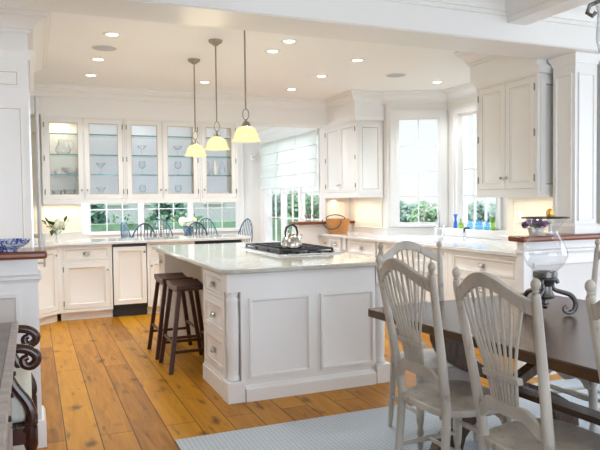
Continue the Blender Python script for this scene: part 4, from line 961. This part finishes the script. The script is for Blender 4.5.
# local front = -y -> world +x ; local x -> world y
def turned(x, y, h): return MB().lathe([(.018, 0), (.026, .03), (.018, .06), (.028, .09), (.030, .12), (.018, .14), (.026, .17), (.022, .26), (.030, .29), (.018, .31), (.028, .34), (.028, h)], (x, y, 0), 16)
for x in (-.23, .23):
    turned(x, -.13, .42).build('front_leg', M['mahog'], ac)
    MB().tube([(x, .36, 0), (x*.95, .32, .42), (x*.95, .33, .7), (x*.9, .40, 1.0)], [.02, .024, .022, .018], 10).build('back_post', M['mahog'], ac)
    pth = [(x*.95, .33, .71), (x, .20, .745), (x, .05, .758), (x, -.06, .758), (x, -.118, .752), (x, -.155, .728), (x, -.160, .698), (x, -.138, .678), (x, -.112, .686), (x, -.108, .710), (x, -.128, .718)]
    MB().tube(spl(pth), splr([.016, .018, .019, .020, .021, .021, .020, .019, .018, .016, .013]), 12).build('scroll_arm', M['mahog'], ac)
    MB().tube(spl([(x, -.11, .40), (x, -.135, .45), (x, -.12, .52), (x, -.07, .60), (x, -.04, .68), (x, -.05, .745)]), splr([.026, .026, .022, .02, .02, .022]), 10).build('arm_support', M['mahog'], ac)
MB().box(-.25, .25, -.14, .34, .35, .43).build('seat_rail', M['mahog'], ac, bevel=.006)
MB().box(-.225, .225, -.135, .32, .432, .575).build('cushion', M['linen'], ac, bevel=.035, seg=4)
MB().box(-.20, .20, .325, .365, .52, .96).build('back_pad', M['linen'], ac, bevel=.015)
MB().tube([(-.22, .40, .99), (0, .42, 1.05), (.22, .40, .99)], [.02, .028, .02], 10).build('top_rail', M['mahog'], ac)

# ------------------------------------------------------------------ small things
bw = thing('china_bowl', 'blue and white china bowl on left half wall cap', 'bowl', (-.135, 3.86, 1.106), 0)
MB().lathe([(.0, .0), (.052, .0), (.054, .006), (.050, .010), (.078, .022), (.108, .040), (.124, .062), (.119, .062), (.100, .043), (.07, .026), (.0, .016)], seg=32).build('body', M['bowlblue'], bw)
MB().tube([(math.cos(2*PI*i/32)*.1215, math.sin(2*PI*i/32)*.1215, .062) for i in range(32)], .003, 6, closed=True).build('rim', M['bowlblue'], bw)
def blossoms(mb, c, r, n, s):
    for i in range(n):
        v = Vector((random.gauss(0,1), random.gauss(0,1), random.gauss(0,1))).normalized()*r; p = Vector(c)+v
        st_ = len(mb.v); a = random.random()*6
        for k in range(4):
            b_ = a+k*PI/2; d = Vector((math.cos(b_), math.sin(b_), .25))*s; e = Vector((-math.sin(b_), math.cos(b_), .1))*s*.5
            mb.add([(0,0,0), d*.6+e, d*1.1, d*.6-e], [(0,1,2,3)])
        q = Vector((0,0,1)).rotation_difference(v).to_matrix().to_4x4(); mb.xf(Matrix.Translation(p) @ q, st_)
    return mb
def leaf(mb, base, d, L_, wd):
    d = Vector(d).normalized(); s_ = d.cross(Vector((0,0,1))).normalized()*wd; b_ = Vector(base); u = Vector((0,0,.15*L_))
    return mb.add([b_, b_+d*L_*.4+s_+u, b_+d*L_, b_+d*L_*.4-s_+u, b_+d*L_*.45+u*.6], [(0,1,4),(1,2,4),(2,3,4),(3,0,4)])
def bouquet(loc, label, vase_prof, vmat, zt, heads, leaves, hr=.05, spread=.07):
    r = thing('flower_vase', label, 'vase of flowers', loc, 0)
    MB().lathe(vase_prof, seg=20).build('vase', vmat, r)
    for i in range(heads):
        a = 2*PI*i/max(1, heads)+.4; k = spread*(0 if i == heads-1 and heads > 3 else 1); c = (math.cos(a)*k, math.sin(a)*k, zt+random.uniform(-.01, .03))
        MB().lathe([(0, -hr*.75), (hr*.62, -hr*.4), (hr*.8, 0), (hr*.6, hr*.5), (0, hr*.8)], c, 10).xf(Matrix.Identity(4)).build('flower_head', M['petal'], r)
        o = blossoms(MB(), c, hr*.85, 90, hr*.26).build('petals', M['petal'], r, smooth=False)
        o['kind'] = 'stuff'
        MB().tube([(0, 0, .05), (c[0]*.5, c[1]*.5, zt*.7), c], .003, 5).build('stem', M['leaf'], r)
    for (dx, dy, dz, L_) in leaves:
        q = leaf(MB(), (dx*.25, dy*.25, zt-.02+.05*dz), (dx, dy, dz), L_, L_*.42); q.tube([(0, 0, .06), (dx*.25, dy*.25, zt-.02+.05*dz)], .002, 4)
        q.build('leaf', M['leaf'], r)
    return r
bouquet((.27, 8.06, .914), 'small glass vase of white hydrangea on back counter corner', [(0, 0), (.028, 0), (.03, .01), (.022, .05), (.026, .12), (.034, .14), (.030, .14), (.022, .12), (.0, .03)], M['china'], .20, 5,
        [(.30, -.2, .9, .10), (.42, -.1, .75, .08), (-.34, -.15, .5, .10), (-.42, .05, .2, .11), (-.25, -.3, .0, .10), (-.40, -.1, .8, .10), (.15, -.4, -.2, .08), (-.2, -.35, .3, .10), (-.48, -.2, .5, .10), (-.2, -.3, -.6, .09)], .048, .045)
bouquet((2.40, 10.55, .762), 'white hydrangeas in a dark vase on the nook table', [(0, 0), (.05, 0), (.07, .08), (.085, .17), (.09, .2), (.08, .2), (.06, .08), (0, .02)], M['windsor'], .27, 6,
        [(.9, -.3, .3, .2), (-.9, -.2, .3, .2), (.3, -.9, .0, .16), (-.3, -.9, .1, .16), (.7, .5, .5, .2), (-.6, .5, .5, .2)], .07, .10)
# pot of purple flowers and gold-topped ornament on right half wall
fp = thing('flower_pot', 'low pot of purple flowers on right half wall behind lantern', 'flower pot', (3.565, 3.80, 1.079), 0)
MB().lathe([(0, 0), (.05, 0), (.06, .05), (.066, .06), (.06, .06), (.05, .01), (0, .01)], seg=18).build('pot', M['terra'], fp)
for k in range(9):
    a = 2*PI*k/9; blossoms(MB(), (math.cos(a)*.075*(k % 2+.35), math.sin(a)*.055*(k % 2+.35), .078+.012*(k % 3)), .020, 26, .013).build('flower_head', M['purple'], fp, smooth=False)['kind'] = 'stuff'
for k in range(8):
    a = 2*PI*k/8+.3; leaf(MB(), (math.cos(a)*.03, math.sin(a)*.03, .06), (math.cos(a), math.sin(a)*.6, .25), .12, .035).build('leaf', M['leaf'], fp)
go = thing('ornament', 'small ornament with golden oval top on right half wall', 'ornament', (3.735, 3.83, 1.079), 0)
MB().lathe([(0, 0), (.03, 0), (.032, .01), (.012, .025), (.012, .07), (.024, .09), (.026, .11), (.012, .12), (0, .12)], seg=16).build('stand', M['china'], go)
MB().lathe([(0, .12), (.015, .122), (.028, .145), (.031, .17), (.024, .195), (.0, .207)], seg=16).build('oval_top', M['gold'], go)

# basket
bk = thing('basket', 'tan woven basket with dark handles on far right counter', 'basket', (3.86, 7.84, .914), R(-66))
n = 26; vs = []; fs = []
for j, (z, sx_, sy_) in enumerate(((0, .13, .10), (.06, .145, .11), (.14, .16, .12), (.20, .172, .125), (.20, .160, .113), (.03, .135, .095))):
    for i in range(n):
        a = 2*PI*i/n; c, s_ = math.cos(a), math.sin(a); vs.append((sx_*math.copysign(abs(c)**.7, c), sy_*math.copysign(abs(s_)**.7, s_), z))
for j in range(5):
    for i in range(n): fs.append((j*n+i, j*n+(i+1)%n, j*n+n+(i+1)%n, j*n+n+i))
fs.append(tuple(range(n))[::-1]); fs.append(tuple(5*n+i for i in range(n)))
MB().add(vs, fs).build('body', M['basket'], bk)
MB().tube([(.168*math.cos(a), -.132, .19-.13*math.sin(a)) for a in [PI*i/14 for i in range(15)]], .007, 8).build('handle', M['handle_dark'], bk)
MB().tube([(.168*math.cos(a), -.05+.13*math.cos(a)*.0, .20+.055*math.sin(a)) for a in [PI*i/14 for i in range(15)]], .007, 8).build('handle', M['handle_dark'], bk)

# egg cups on the nook half wall
EC = ['silver cup on nook half wall, leftmost of three', 'silver cup on nook half wall, middle of three', 'silver cup on nook half wall, rightmost of three']
e0 = None
for (x, y), l in zip(((3.53, 8.17), (3.59, 8.20), (3.65, 8.17)), EC):
    if e0 is None:
        e0 = thing('silver_cup', l, 'cup', (x, y, 1.076), 0, 'silver cups on nook half wall')
        MB().lathe([(0, 0), (.024, 0), (.022, .006), (.006, .012), (.006, .05), (.012, .055)], seg=14).build('foot', M['nickel'], e0)
        MB().lathe([(.0, .052), (.018, .058), (.026, .078), (.024, .10), (.022, .10), (.023, .078), (.0, .062)], seg=16).build('cup', M['nickel'], e0)
    else:
        c = copy_tree(e0); c.location = (x, y, 1.076); c['label'] = l

# faucets
fa = thing('kitchen_faucet', 'tall chrome bridge faucet with arched spout behind sink', 'faucet', (4.30, 6.10, .914), R(-100))
ar = [(0, 0, .18), (0, 0, .27)] + [(0, -.095+.095*math.cos(R(a)), .27+.105*math.sin(R(a))) for a in range(0, 181, 15)] + [(0, -.19, .20)]
MB().tube(ar, .012, 10).build('spout', M['chrome'], fa)
MB().tube([(-.10, 0, .12), (.10, 0, .12)], .011, 10).tube([(0, 0, .11), (0, 0, .19)], .015, 10).build('bridge', M['chrome'], fa)
for x in (-.10, .10):
    MB().lathe([(.028, 0), (.028, .008), (.014, .02), (.013, .11), (.018, .12), (.018, .14), (.010, .15), (.010, .165), (0, .166)], (x, 0, 0), 14).build('riser', M['chrome'], fa)
    MB().tube([(x, 0, .155), (x*1.6, -.01, .165)], [.007, .006], 8).build('lever', M['chrome'], fa)
sd = thing('soap_dispenser', 'dark topped chrome soap dispenser beside kitchen faucet', 'soap dispenser', (4.44, 5.83, .914), R(60))
MB().lathe([(.022, 0), (.022, .006), (.014, .012), (.013, .06), (.017, .07), (.013, .085), (0, .086)], seg=14).build('base', M['chrome'], sd)
MB().tube([(0, 0, .085), (0, 0, .12), (0, -.03, .128), (0, -.06, .122)], [.011, .013, .011, .008], 10).build('nozzle', M['dark'], sd)
bf = thing('bar_faucet', 'nickel bar faucet with finial on back counter', 'faucet', (1.515, 8.22, .914), 0)
MB().lathe([(.05, 0), (.05, .012), (.022, .02), (.018, .04), (.024, .05), (.018, .06), (.013, .10), (.016, .19), (.010, .215), (.014, .225), (.006, .25), (0, .252)], seg=16).build('body', M['nickel'], bf)
MB().tube([(0, 0, .10), (0, -.05, .15), (0, -.11, .15), (0, -.14, .11)], .010, 8).build('spout', M['nickel'], bf)
for x in (-.09, .09):
    MB().lathe([(.024, 0), (.024, .008), (.012, .018), (.012, .045), (.020, .05), (.020, .058), (0, .06)], (x, 0, 0), 12).build('handle', M['nickel'], bf)
    MB().tube([(x-.025, 0, .053), (x+.025, 0, .053)], .006, 6).build('lever', M['nickel'], bf)

# coloured bottles on the bay window sill (x near the glass of window_2)
shelf = struct('trim_16', MB().box(4.70, 4.93, 5.0, 6.62, .9145, 1.005), M['trim'], 'deep white sill shelf under the bay window carrying glass bottles', 'sill', bevel=.004)
def bottle(y, prof, mat, label):
    r = thing('glass_bottle', label, 'bottle', (4.79, y, 1.006), 0, 'coloured glass bottles on the bay sill')
    MB().lathe(prof, seg=18, cap=False).build('body', mat, r)
    MB().lathe([(prof[-1][0]-.002, prof[-1][1]-.002), (prof[-1][0]+.002, prof[-1][1]-.002), (prof[-1][0]+.002, prof[-1][1]+.002), (prof[-1][0]-.002, prof[-1][1]+.002)], seg=18, cap=False).build('rim', mat, r)
bottle(6.462, [(0, .004), (.024, .0), (.027, .02), (.023, .07), (.015, .10), (.014, .13), (.024, .16), (.026, .17)], M['blue_glass'], 'tall deep blue glass bottle on bay sill beside the window casing')
bottle(6.353, [(0, .004), (.022, 0), (.034, .02), (.036, .04), (.022, .068), (.011, .08), (.010, .105), (.013, .115)], M['lime_glass'], 'round green glass flask on bay sill next to the tall blue bottle')
bottle(6.181, [(0, .004), (.024, 0), (.036, .025), (.036, .05), (.023, .075), (.021, .085), (.032, .105)], M['cyan_glass'], 'small round blue glass vase with flared lip on bay sill')
bottle(6.015, [(0, .004), (.040, 0), (.047, .02), (.045, .06), (.037, .075), (.037, .09), (.047, .115)], M['cyan_glass'], 'widest pale blue glass jar on bay sill')
bottle(5.874, [(0, .004), (.024, 0), (.034, .02), (.032, .055), (.020, .075), (.018, .095), (.027, .11)], M['cyan_glass'], 'narrow necked blue glass jar right of the widest jar')
bottle(5.775, [(0, .004), (.024, 0), (.026, .03), (.020, .05), (.026, .075), (.020, .10), (.028, .125)], M['lime_glass'], 'ribbed lime green glass at the right end of bay sill')

# contents of the glass cabinets
def pitcher():
    r = thing('glass_pitcher', 'clear glass pitcher on the second shelf of left glass cabinet', 'pitcher', (.36, 8.20, 1.956), R(0))
    MB().lathe([(0, .003), (.055, 0), (.085, .035), (.088, .07), (.065, .12), (.05, .15), (.06, .185)], seg=22, cap=False).build('body', M['clear'], r)
    MB().tube([(.055, 0, .165), (.10, 0, .17), (.125, 0, .13), (.115, 0, .08), (.085, 0, .06)], .007, 8).build('handle', M['clear'], r)
pitcher()
def bowl(x, z, rr, h, label, nm='china_bowl', mat='china'):
    o = MB().lathe([(0, 0), (rr*.45, 0), (rr*.5, h*.12), (rr*.8, h*.45), (rr, h), (rr*.96, h), (rr*.76, h*.5), (0, h*.2)], seg=24).build(nm, M[mat]); o.location = (x, 8.21, z)
    return tag(o, label, 'bowl')
bowl(.46, 1.716, .125, .085, 'wide white china bowl on lower shelf of left glass cabinet')
def cupobj(x, y, l):
    o = MB().lathe([(0, 0), (.022, 0), (.036, .03), (.04, .05), (.037, .05), (.033, .03), (0, .008)], seg=16).build('china_cup', M['china']); o.location = (x, y, 1.716); return tag(o, l, 'cup', 'china cups in left glass cabinet')
cupobj(.215, 8.17, 'white china cup nearest the left edge of left glass cabinet'); cupobj(.29, 8.17, 'white china cup beside the wide white bowl')
bowl(.28, 1.416, .06, .11, 'clear glass tumbler bowl at bottom of left glass cabinet', 'glass_bowl', 'clear'); bowl(.42, 1.416, .07, .12, 'second clear glass bowl at bottom of left glass cabinet', 'glass_bowl', 'clear')
def stem_glass(x, z, kind, label, group):
    r = thing('stemmed_glass', label, 'glass', (x, 8.19, z), 0, group)
    if kind == 'martini': top = [(.004, .075), (.03, .105), (.062, .148)]
    elif kind == 'coupe': top = [(.004, .085), (.03, .092), (.05, .11), (.056, .135)]
    else: top = [(.004, .08), (.03, .09), (.043, .115), (.042, .145), (.034, .175)]
    MB().lathe([(0, .0), (.034, 0), (.034, .003), (.005, .008), (.004, top[0][1])], seg=16, cap=False).build('stem', M['clear'], r)
    MB().lathe(top, seg=18, cap=False).build('bowl', M['clear'], r)
MG = 'martini glasses in left glass cabinet'
stem_glass(.79, 1.716, 'martini', 'martini glass on lower shelf behind the second glass door', MG)
stem_glass(.79, 1.416, 'martini', 'martini glass at cabinet bottom behind the second glass door', MG)
WG = 'wine glasses in middle glass cabinet'
SN = {1.956: 'middle shelf', 1.716: 'lower shelf', 1.416: 'cabinet bottom'}
for x, dn in ((1.29, 'third'), (1.745, 'fourth')):
    for z, kd, kn in ((1.956, 'coupe', 'coupe glass'), (1.716, 'wine', 'wine glass'), (1.416, 'wine', 'wine glass')):
        stem_glass(x, z, kd, 'single %s on %s behind the %s glass door' % (kn, SN[z], dn), WG)
for x, l in ((2.135, 'slim clear vase on lower shelf of right glass cabinet, left of three'), (2.235, 'slim clear vase on lower shelf of right glass cabinet, middle of three'), (2.335, 'slim clear vase on lower shelf of right glass cabinet, right of three')):
    o = MB().lathe([(0, .003), (.03, 0), (.042, .04), (.036, .10), (.020, .16), (.012, .19)], seg=16, cap=False).build('glass_vase', M['clear' if x != 2.235 else 'china']); o.location = (x, 8.2, 1.716); tag(o, l, 'vase', 'slim vases in right glass cabinet')

# ------------------------------------------------------------------ nook furniture
nt_ = thing('nook_table', 'white topped table in the breakfast nook ringed by windsor chairs', 'table', (2.40, 10.6, 0), 0)
MB().prism([(p[0]*1.0, p[1]*.62) for p in arc(0, 0, .85, 0, 354, 59)], 'z', .725, .76).build('tabletop', M['trim'], nt_, bevel=.006)
for x in (-.45, .45):
    for y in (-.3, .3): MB().lathe([(.022, 0), (.03, .1), (.036, .4), (.03, .6), (.04, .64), (.04, .725)], (x, y, 0), 12).build('leg', M['trim'], nt_)
def windsor(loc, rz, label):
    r = thing('windsor_chair', label, 'chair', loc, rz, 'blue windsor chairs in the nook'); wm = M['windsor']
    pts = [(.21*math.copysign(abs(math.cos(a))**.7, math.cos(a)), .20*math.copysign(abs(math.sin(a))**.7, math.sin(a))) for a in [2*PI*i/24 for i in range(24)]]
    MB().prism(pts, 'z', .43, .46).build('seat', wm, r, bevel=.008)
    bow = [(.222*math.cos(a)*(1.0 if math.sin(a) > .25 else .92), .155+.12*math.sin(a), .46+.60*math.sin(a)**.85) for a in [PI*i/22 for i in range(23)]]
    MB().tube(bow, .0125, 8).build('bow', wm, r)
    for i in range(7):
        u = -1+2*i/6; x = .15*u; s_ = math.sqrt(max(0, 1-(x/.205)**2)); MB().tube([(x*.75, .16, .46), (x, .155+.12*s_, .46+.60*s_**.85)], .007, 6).build('spindle', wm, r)
    for sx_ in (-1, 1):
        for sy_ in (-1, 1): MB().tube([(sx_*.13, sy_*.12, .43), (sx_*.165, sy_*.155, .22), (sx_*.20, sy_*.19, 0)], [.013, .018, .012], 8).build('leg', wm, r)
    for sx_ in (-1, 1): MB().tube([(sx_*.165, -.155, .20), (sx_*.165, .155, .20)], .009, 6).build('stretcher', wm, r)
    MB().tube([(-.165, 0, .20), (.165, 0, .20)], .009, 6).build('stretcher', wm, r)
    return r
wc = windsor((1.48, 9.74, 0), R(186), 'blue windsor chair on near side of nook table, left one')
for l, a, t in (((2.30, 9.74, 0), R(176), 'blue windsor chair on near side of nook table, right one'), ((2.18, 11.42, 0), R(6), 'blue windsor chair on far side of nook table, left one'),
                ((2.96, 11.42, 0), R(-8), 'blue windsor chair on far side of nook table, right one'), ((1.60, 10.6, 0), R(105), 'blue windsor chair at the left end of nook table'), ((3.24, 10.6, 0), R(-70), 'blue windsor chair at the right end of nook table')):
    c = copy_tree(wc); c.location = l; c.rotation_euler = (0, 0, a); c['label'] = t
# roman shades on the right nook wall
RS = ['white roman shade on the nook side window, far one by the corner', 'white roman shade on the nook side window, middle of three', 'white roman shade on the nook side window, nearest the kitchen']
for i, l in enumerate(RS):
    y1 = 12.17-i*.915; y0 = y1-.895
    r = thing('roman_shade', l, 'window shade', (4.33, y1, 0), R(-90), 'roman shades in the nook')
    prof = [(-.035, 2.53)]
    zt = 2.53
    for k in range(4):
        za = zt-.02-k*.225
        prof += [(-.042, za-.06), (-.055, za-.14), (-.075, za-.20), (-.080, za-.225), (-.045, za-.235)]
    prof2 = [(p[0]+.006, p[1]) for p in prof]
    MB().prism(prof+prof2[::-1], 'x', .0, y1-y0).build('fabric', M['shade'], r, ang=60)
    MB().box(0, y1-y0, -.04, 0, 2.525, 2.56).build('head_rail', M['trim'], r, smooth=False)
ns = thing('wall_sensor', 'small white alarm sensor high in the nook corner', 'sensor', (4.20, 12.47, 2.26), 0)
MB().box(-.035, .035, -.045, 0.02, -.06, .06).build('housing', M['plate'], ns, bevel=.01)
MB().box(-.02, .02, -.052, -.045, -.01, .03).build('lens', M['speaker'], ns, smooth=False)

# ------------------------------------------------------------------ outside
struct('ground', MB().prism([(-60, -.45), (13, -.45), (16, -.8), (24, -3.2), (28, -4.0), (140, -4.0), (140, -5), (-60, -5)], 'y', -20, 140), M['lawn'], 'green lawn outside the windows', 'ground', smooth=False)
def clump(mb, c, rx, ry, rz, n, s):
    for i in range(n):
        v = Vector((random.gauss(0,1), random.gauss(0,1), random.gauss(0,1))).normalized(); rr = random.uniform(.72, 1.05)
        p = Vector((c[0]+v.x*rx*rr, c[1]+v.y*ry*rr, c[2]+v.z*rz*rr)); a = Vector((random.gauss(0,1), random.gauss(0,1), random.gauss(0,1))).normalized()*s; b_ = a.orthogonal().normalized()*s*.7
        mb.add([p-a, p+b_, p+a, p-b_], [(0,1,2,3)])
    return mb
def hedge(x0, x1, y, h, label):
    r = thing('hedge', label, 'hedge', ((x0+x1)/2, y, -.45), 0); L_ = x1-x0
    k = max(2, int(L_/.7))
    core = MB(); core.box(-L_/2, L_/2, -.35, .35, .02, h+.33); core.build('stems', M['hedge'], r, smooth=False)
    mb = MB()
    for i in range(k*5): clump(mb, (-L_/2+L_*(random.random()), random.uniform(-.25, .25)-.15, random.uniform(.2, h+.4)), .35, .3, .28, 45, .07)
    o = mb.build('foliage', M['hedge'], r, smooth=False); o['kind'] = 'stuff'
hedge(-1.0, 8.0, 17.0, .95, 'clipped green hedge outside the long nook window')
def conifer(x, y, h, rr, label):
    r = thing('evergreen_tree', label, 'tree', (x, y, -.45), 0); MB().tube([(0, 0, 0), (0, 0, h*.9)], [.12, .02], 8).build('trunk', M['bark'], r)
    mb = MB()
    for i in range(26):
        k = i/26; z = .4+(h-.4)*k; q = rr*(1-k)+.08
        clump(mb, (0, 0, z), q, q, .3, int(60*(1-k))+15, .12)
    o = mb.build('foliage', M['fir'], r, smooth=False); o['kind'] = 'stuff'
conifer(1.35, 18.3, 3.2, .75, 'narrow evergreen tree beside hedge at left of nook window')
conifer(3.75, 19.0, 3.4, .7, 'narrow evergreen tree beside hedge, behind the bar faucet')
def tree(x, y, h, rr, label, mat, zg):
    r = thing('leafy_tree', label, 'tree', (x, y, zg), 0, 'distant trees beyond the windows'); MB().tube([(0, 0, 0), (.1, 0, h*.5), (0, .1, h*.8)], [.22, .15, .06], 8).build('trunk', M['bark'], r)
    mb = MB()
    for i in range(14):
        a = random.random()*6.28; k = random.random(); clump(mb, (math.cos(a)*rr*.55*k, math.sin(a)*rr*.55*k, random.uniform(2.0, h*.84)), rr*.5, rr*.5, h*.14, 110, .19)
    o = mb.build('foliage', M[mat], r, smooth=False); o['kind'] = 'stuff'
def ray_at(u, D):
    a = R(22.8)+math.atan((u-300)/636); return (D*math.sin(a), D*math.cos(a))
# tree belt beyond the falling ground outside the bay, and beside the nook
def ray_xy(u, D):
    a = R(22.8)+math.atan((u-300)/636); return (D*math.sin(a), D*math.cos(a))
rows = []
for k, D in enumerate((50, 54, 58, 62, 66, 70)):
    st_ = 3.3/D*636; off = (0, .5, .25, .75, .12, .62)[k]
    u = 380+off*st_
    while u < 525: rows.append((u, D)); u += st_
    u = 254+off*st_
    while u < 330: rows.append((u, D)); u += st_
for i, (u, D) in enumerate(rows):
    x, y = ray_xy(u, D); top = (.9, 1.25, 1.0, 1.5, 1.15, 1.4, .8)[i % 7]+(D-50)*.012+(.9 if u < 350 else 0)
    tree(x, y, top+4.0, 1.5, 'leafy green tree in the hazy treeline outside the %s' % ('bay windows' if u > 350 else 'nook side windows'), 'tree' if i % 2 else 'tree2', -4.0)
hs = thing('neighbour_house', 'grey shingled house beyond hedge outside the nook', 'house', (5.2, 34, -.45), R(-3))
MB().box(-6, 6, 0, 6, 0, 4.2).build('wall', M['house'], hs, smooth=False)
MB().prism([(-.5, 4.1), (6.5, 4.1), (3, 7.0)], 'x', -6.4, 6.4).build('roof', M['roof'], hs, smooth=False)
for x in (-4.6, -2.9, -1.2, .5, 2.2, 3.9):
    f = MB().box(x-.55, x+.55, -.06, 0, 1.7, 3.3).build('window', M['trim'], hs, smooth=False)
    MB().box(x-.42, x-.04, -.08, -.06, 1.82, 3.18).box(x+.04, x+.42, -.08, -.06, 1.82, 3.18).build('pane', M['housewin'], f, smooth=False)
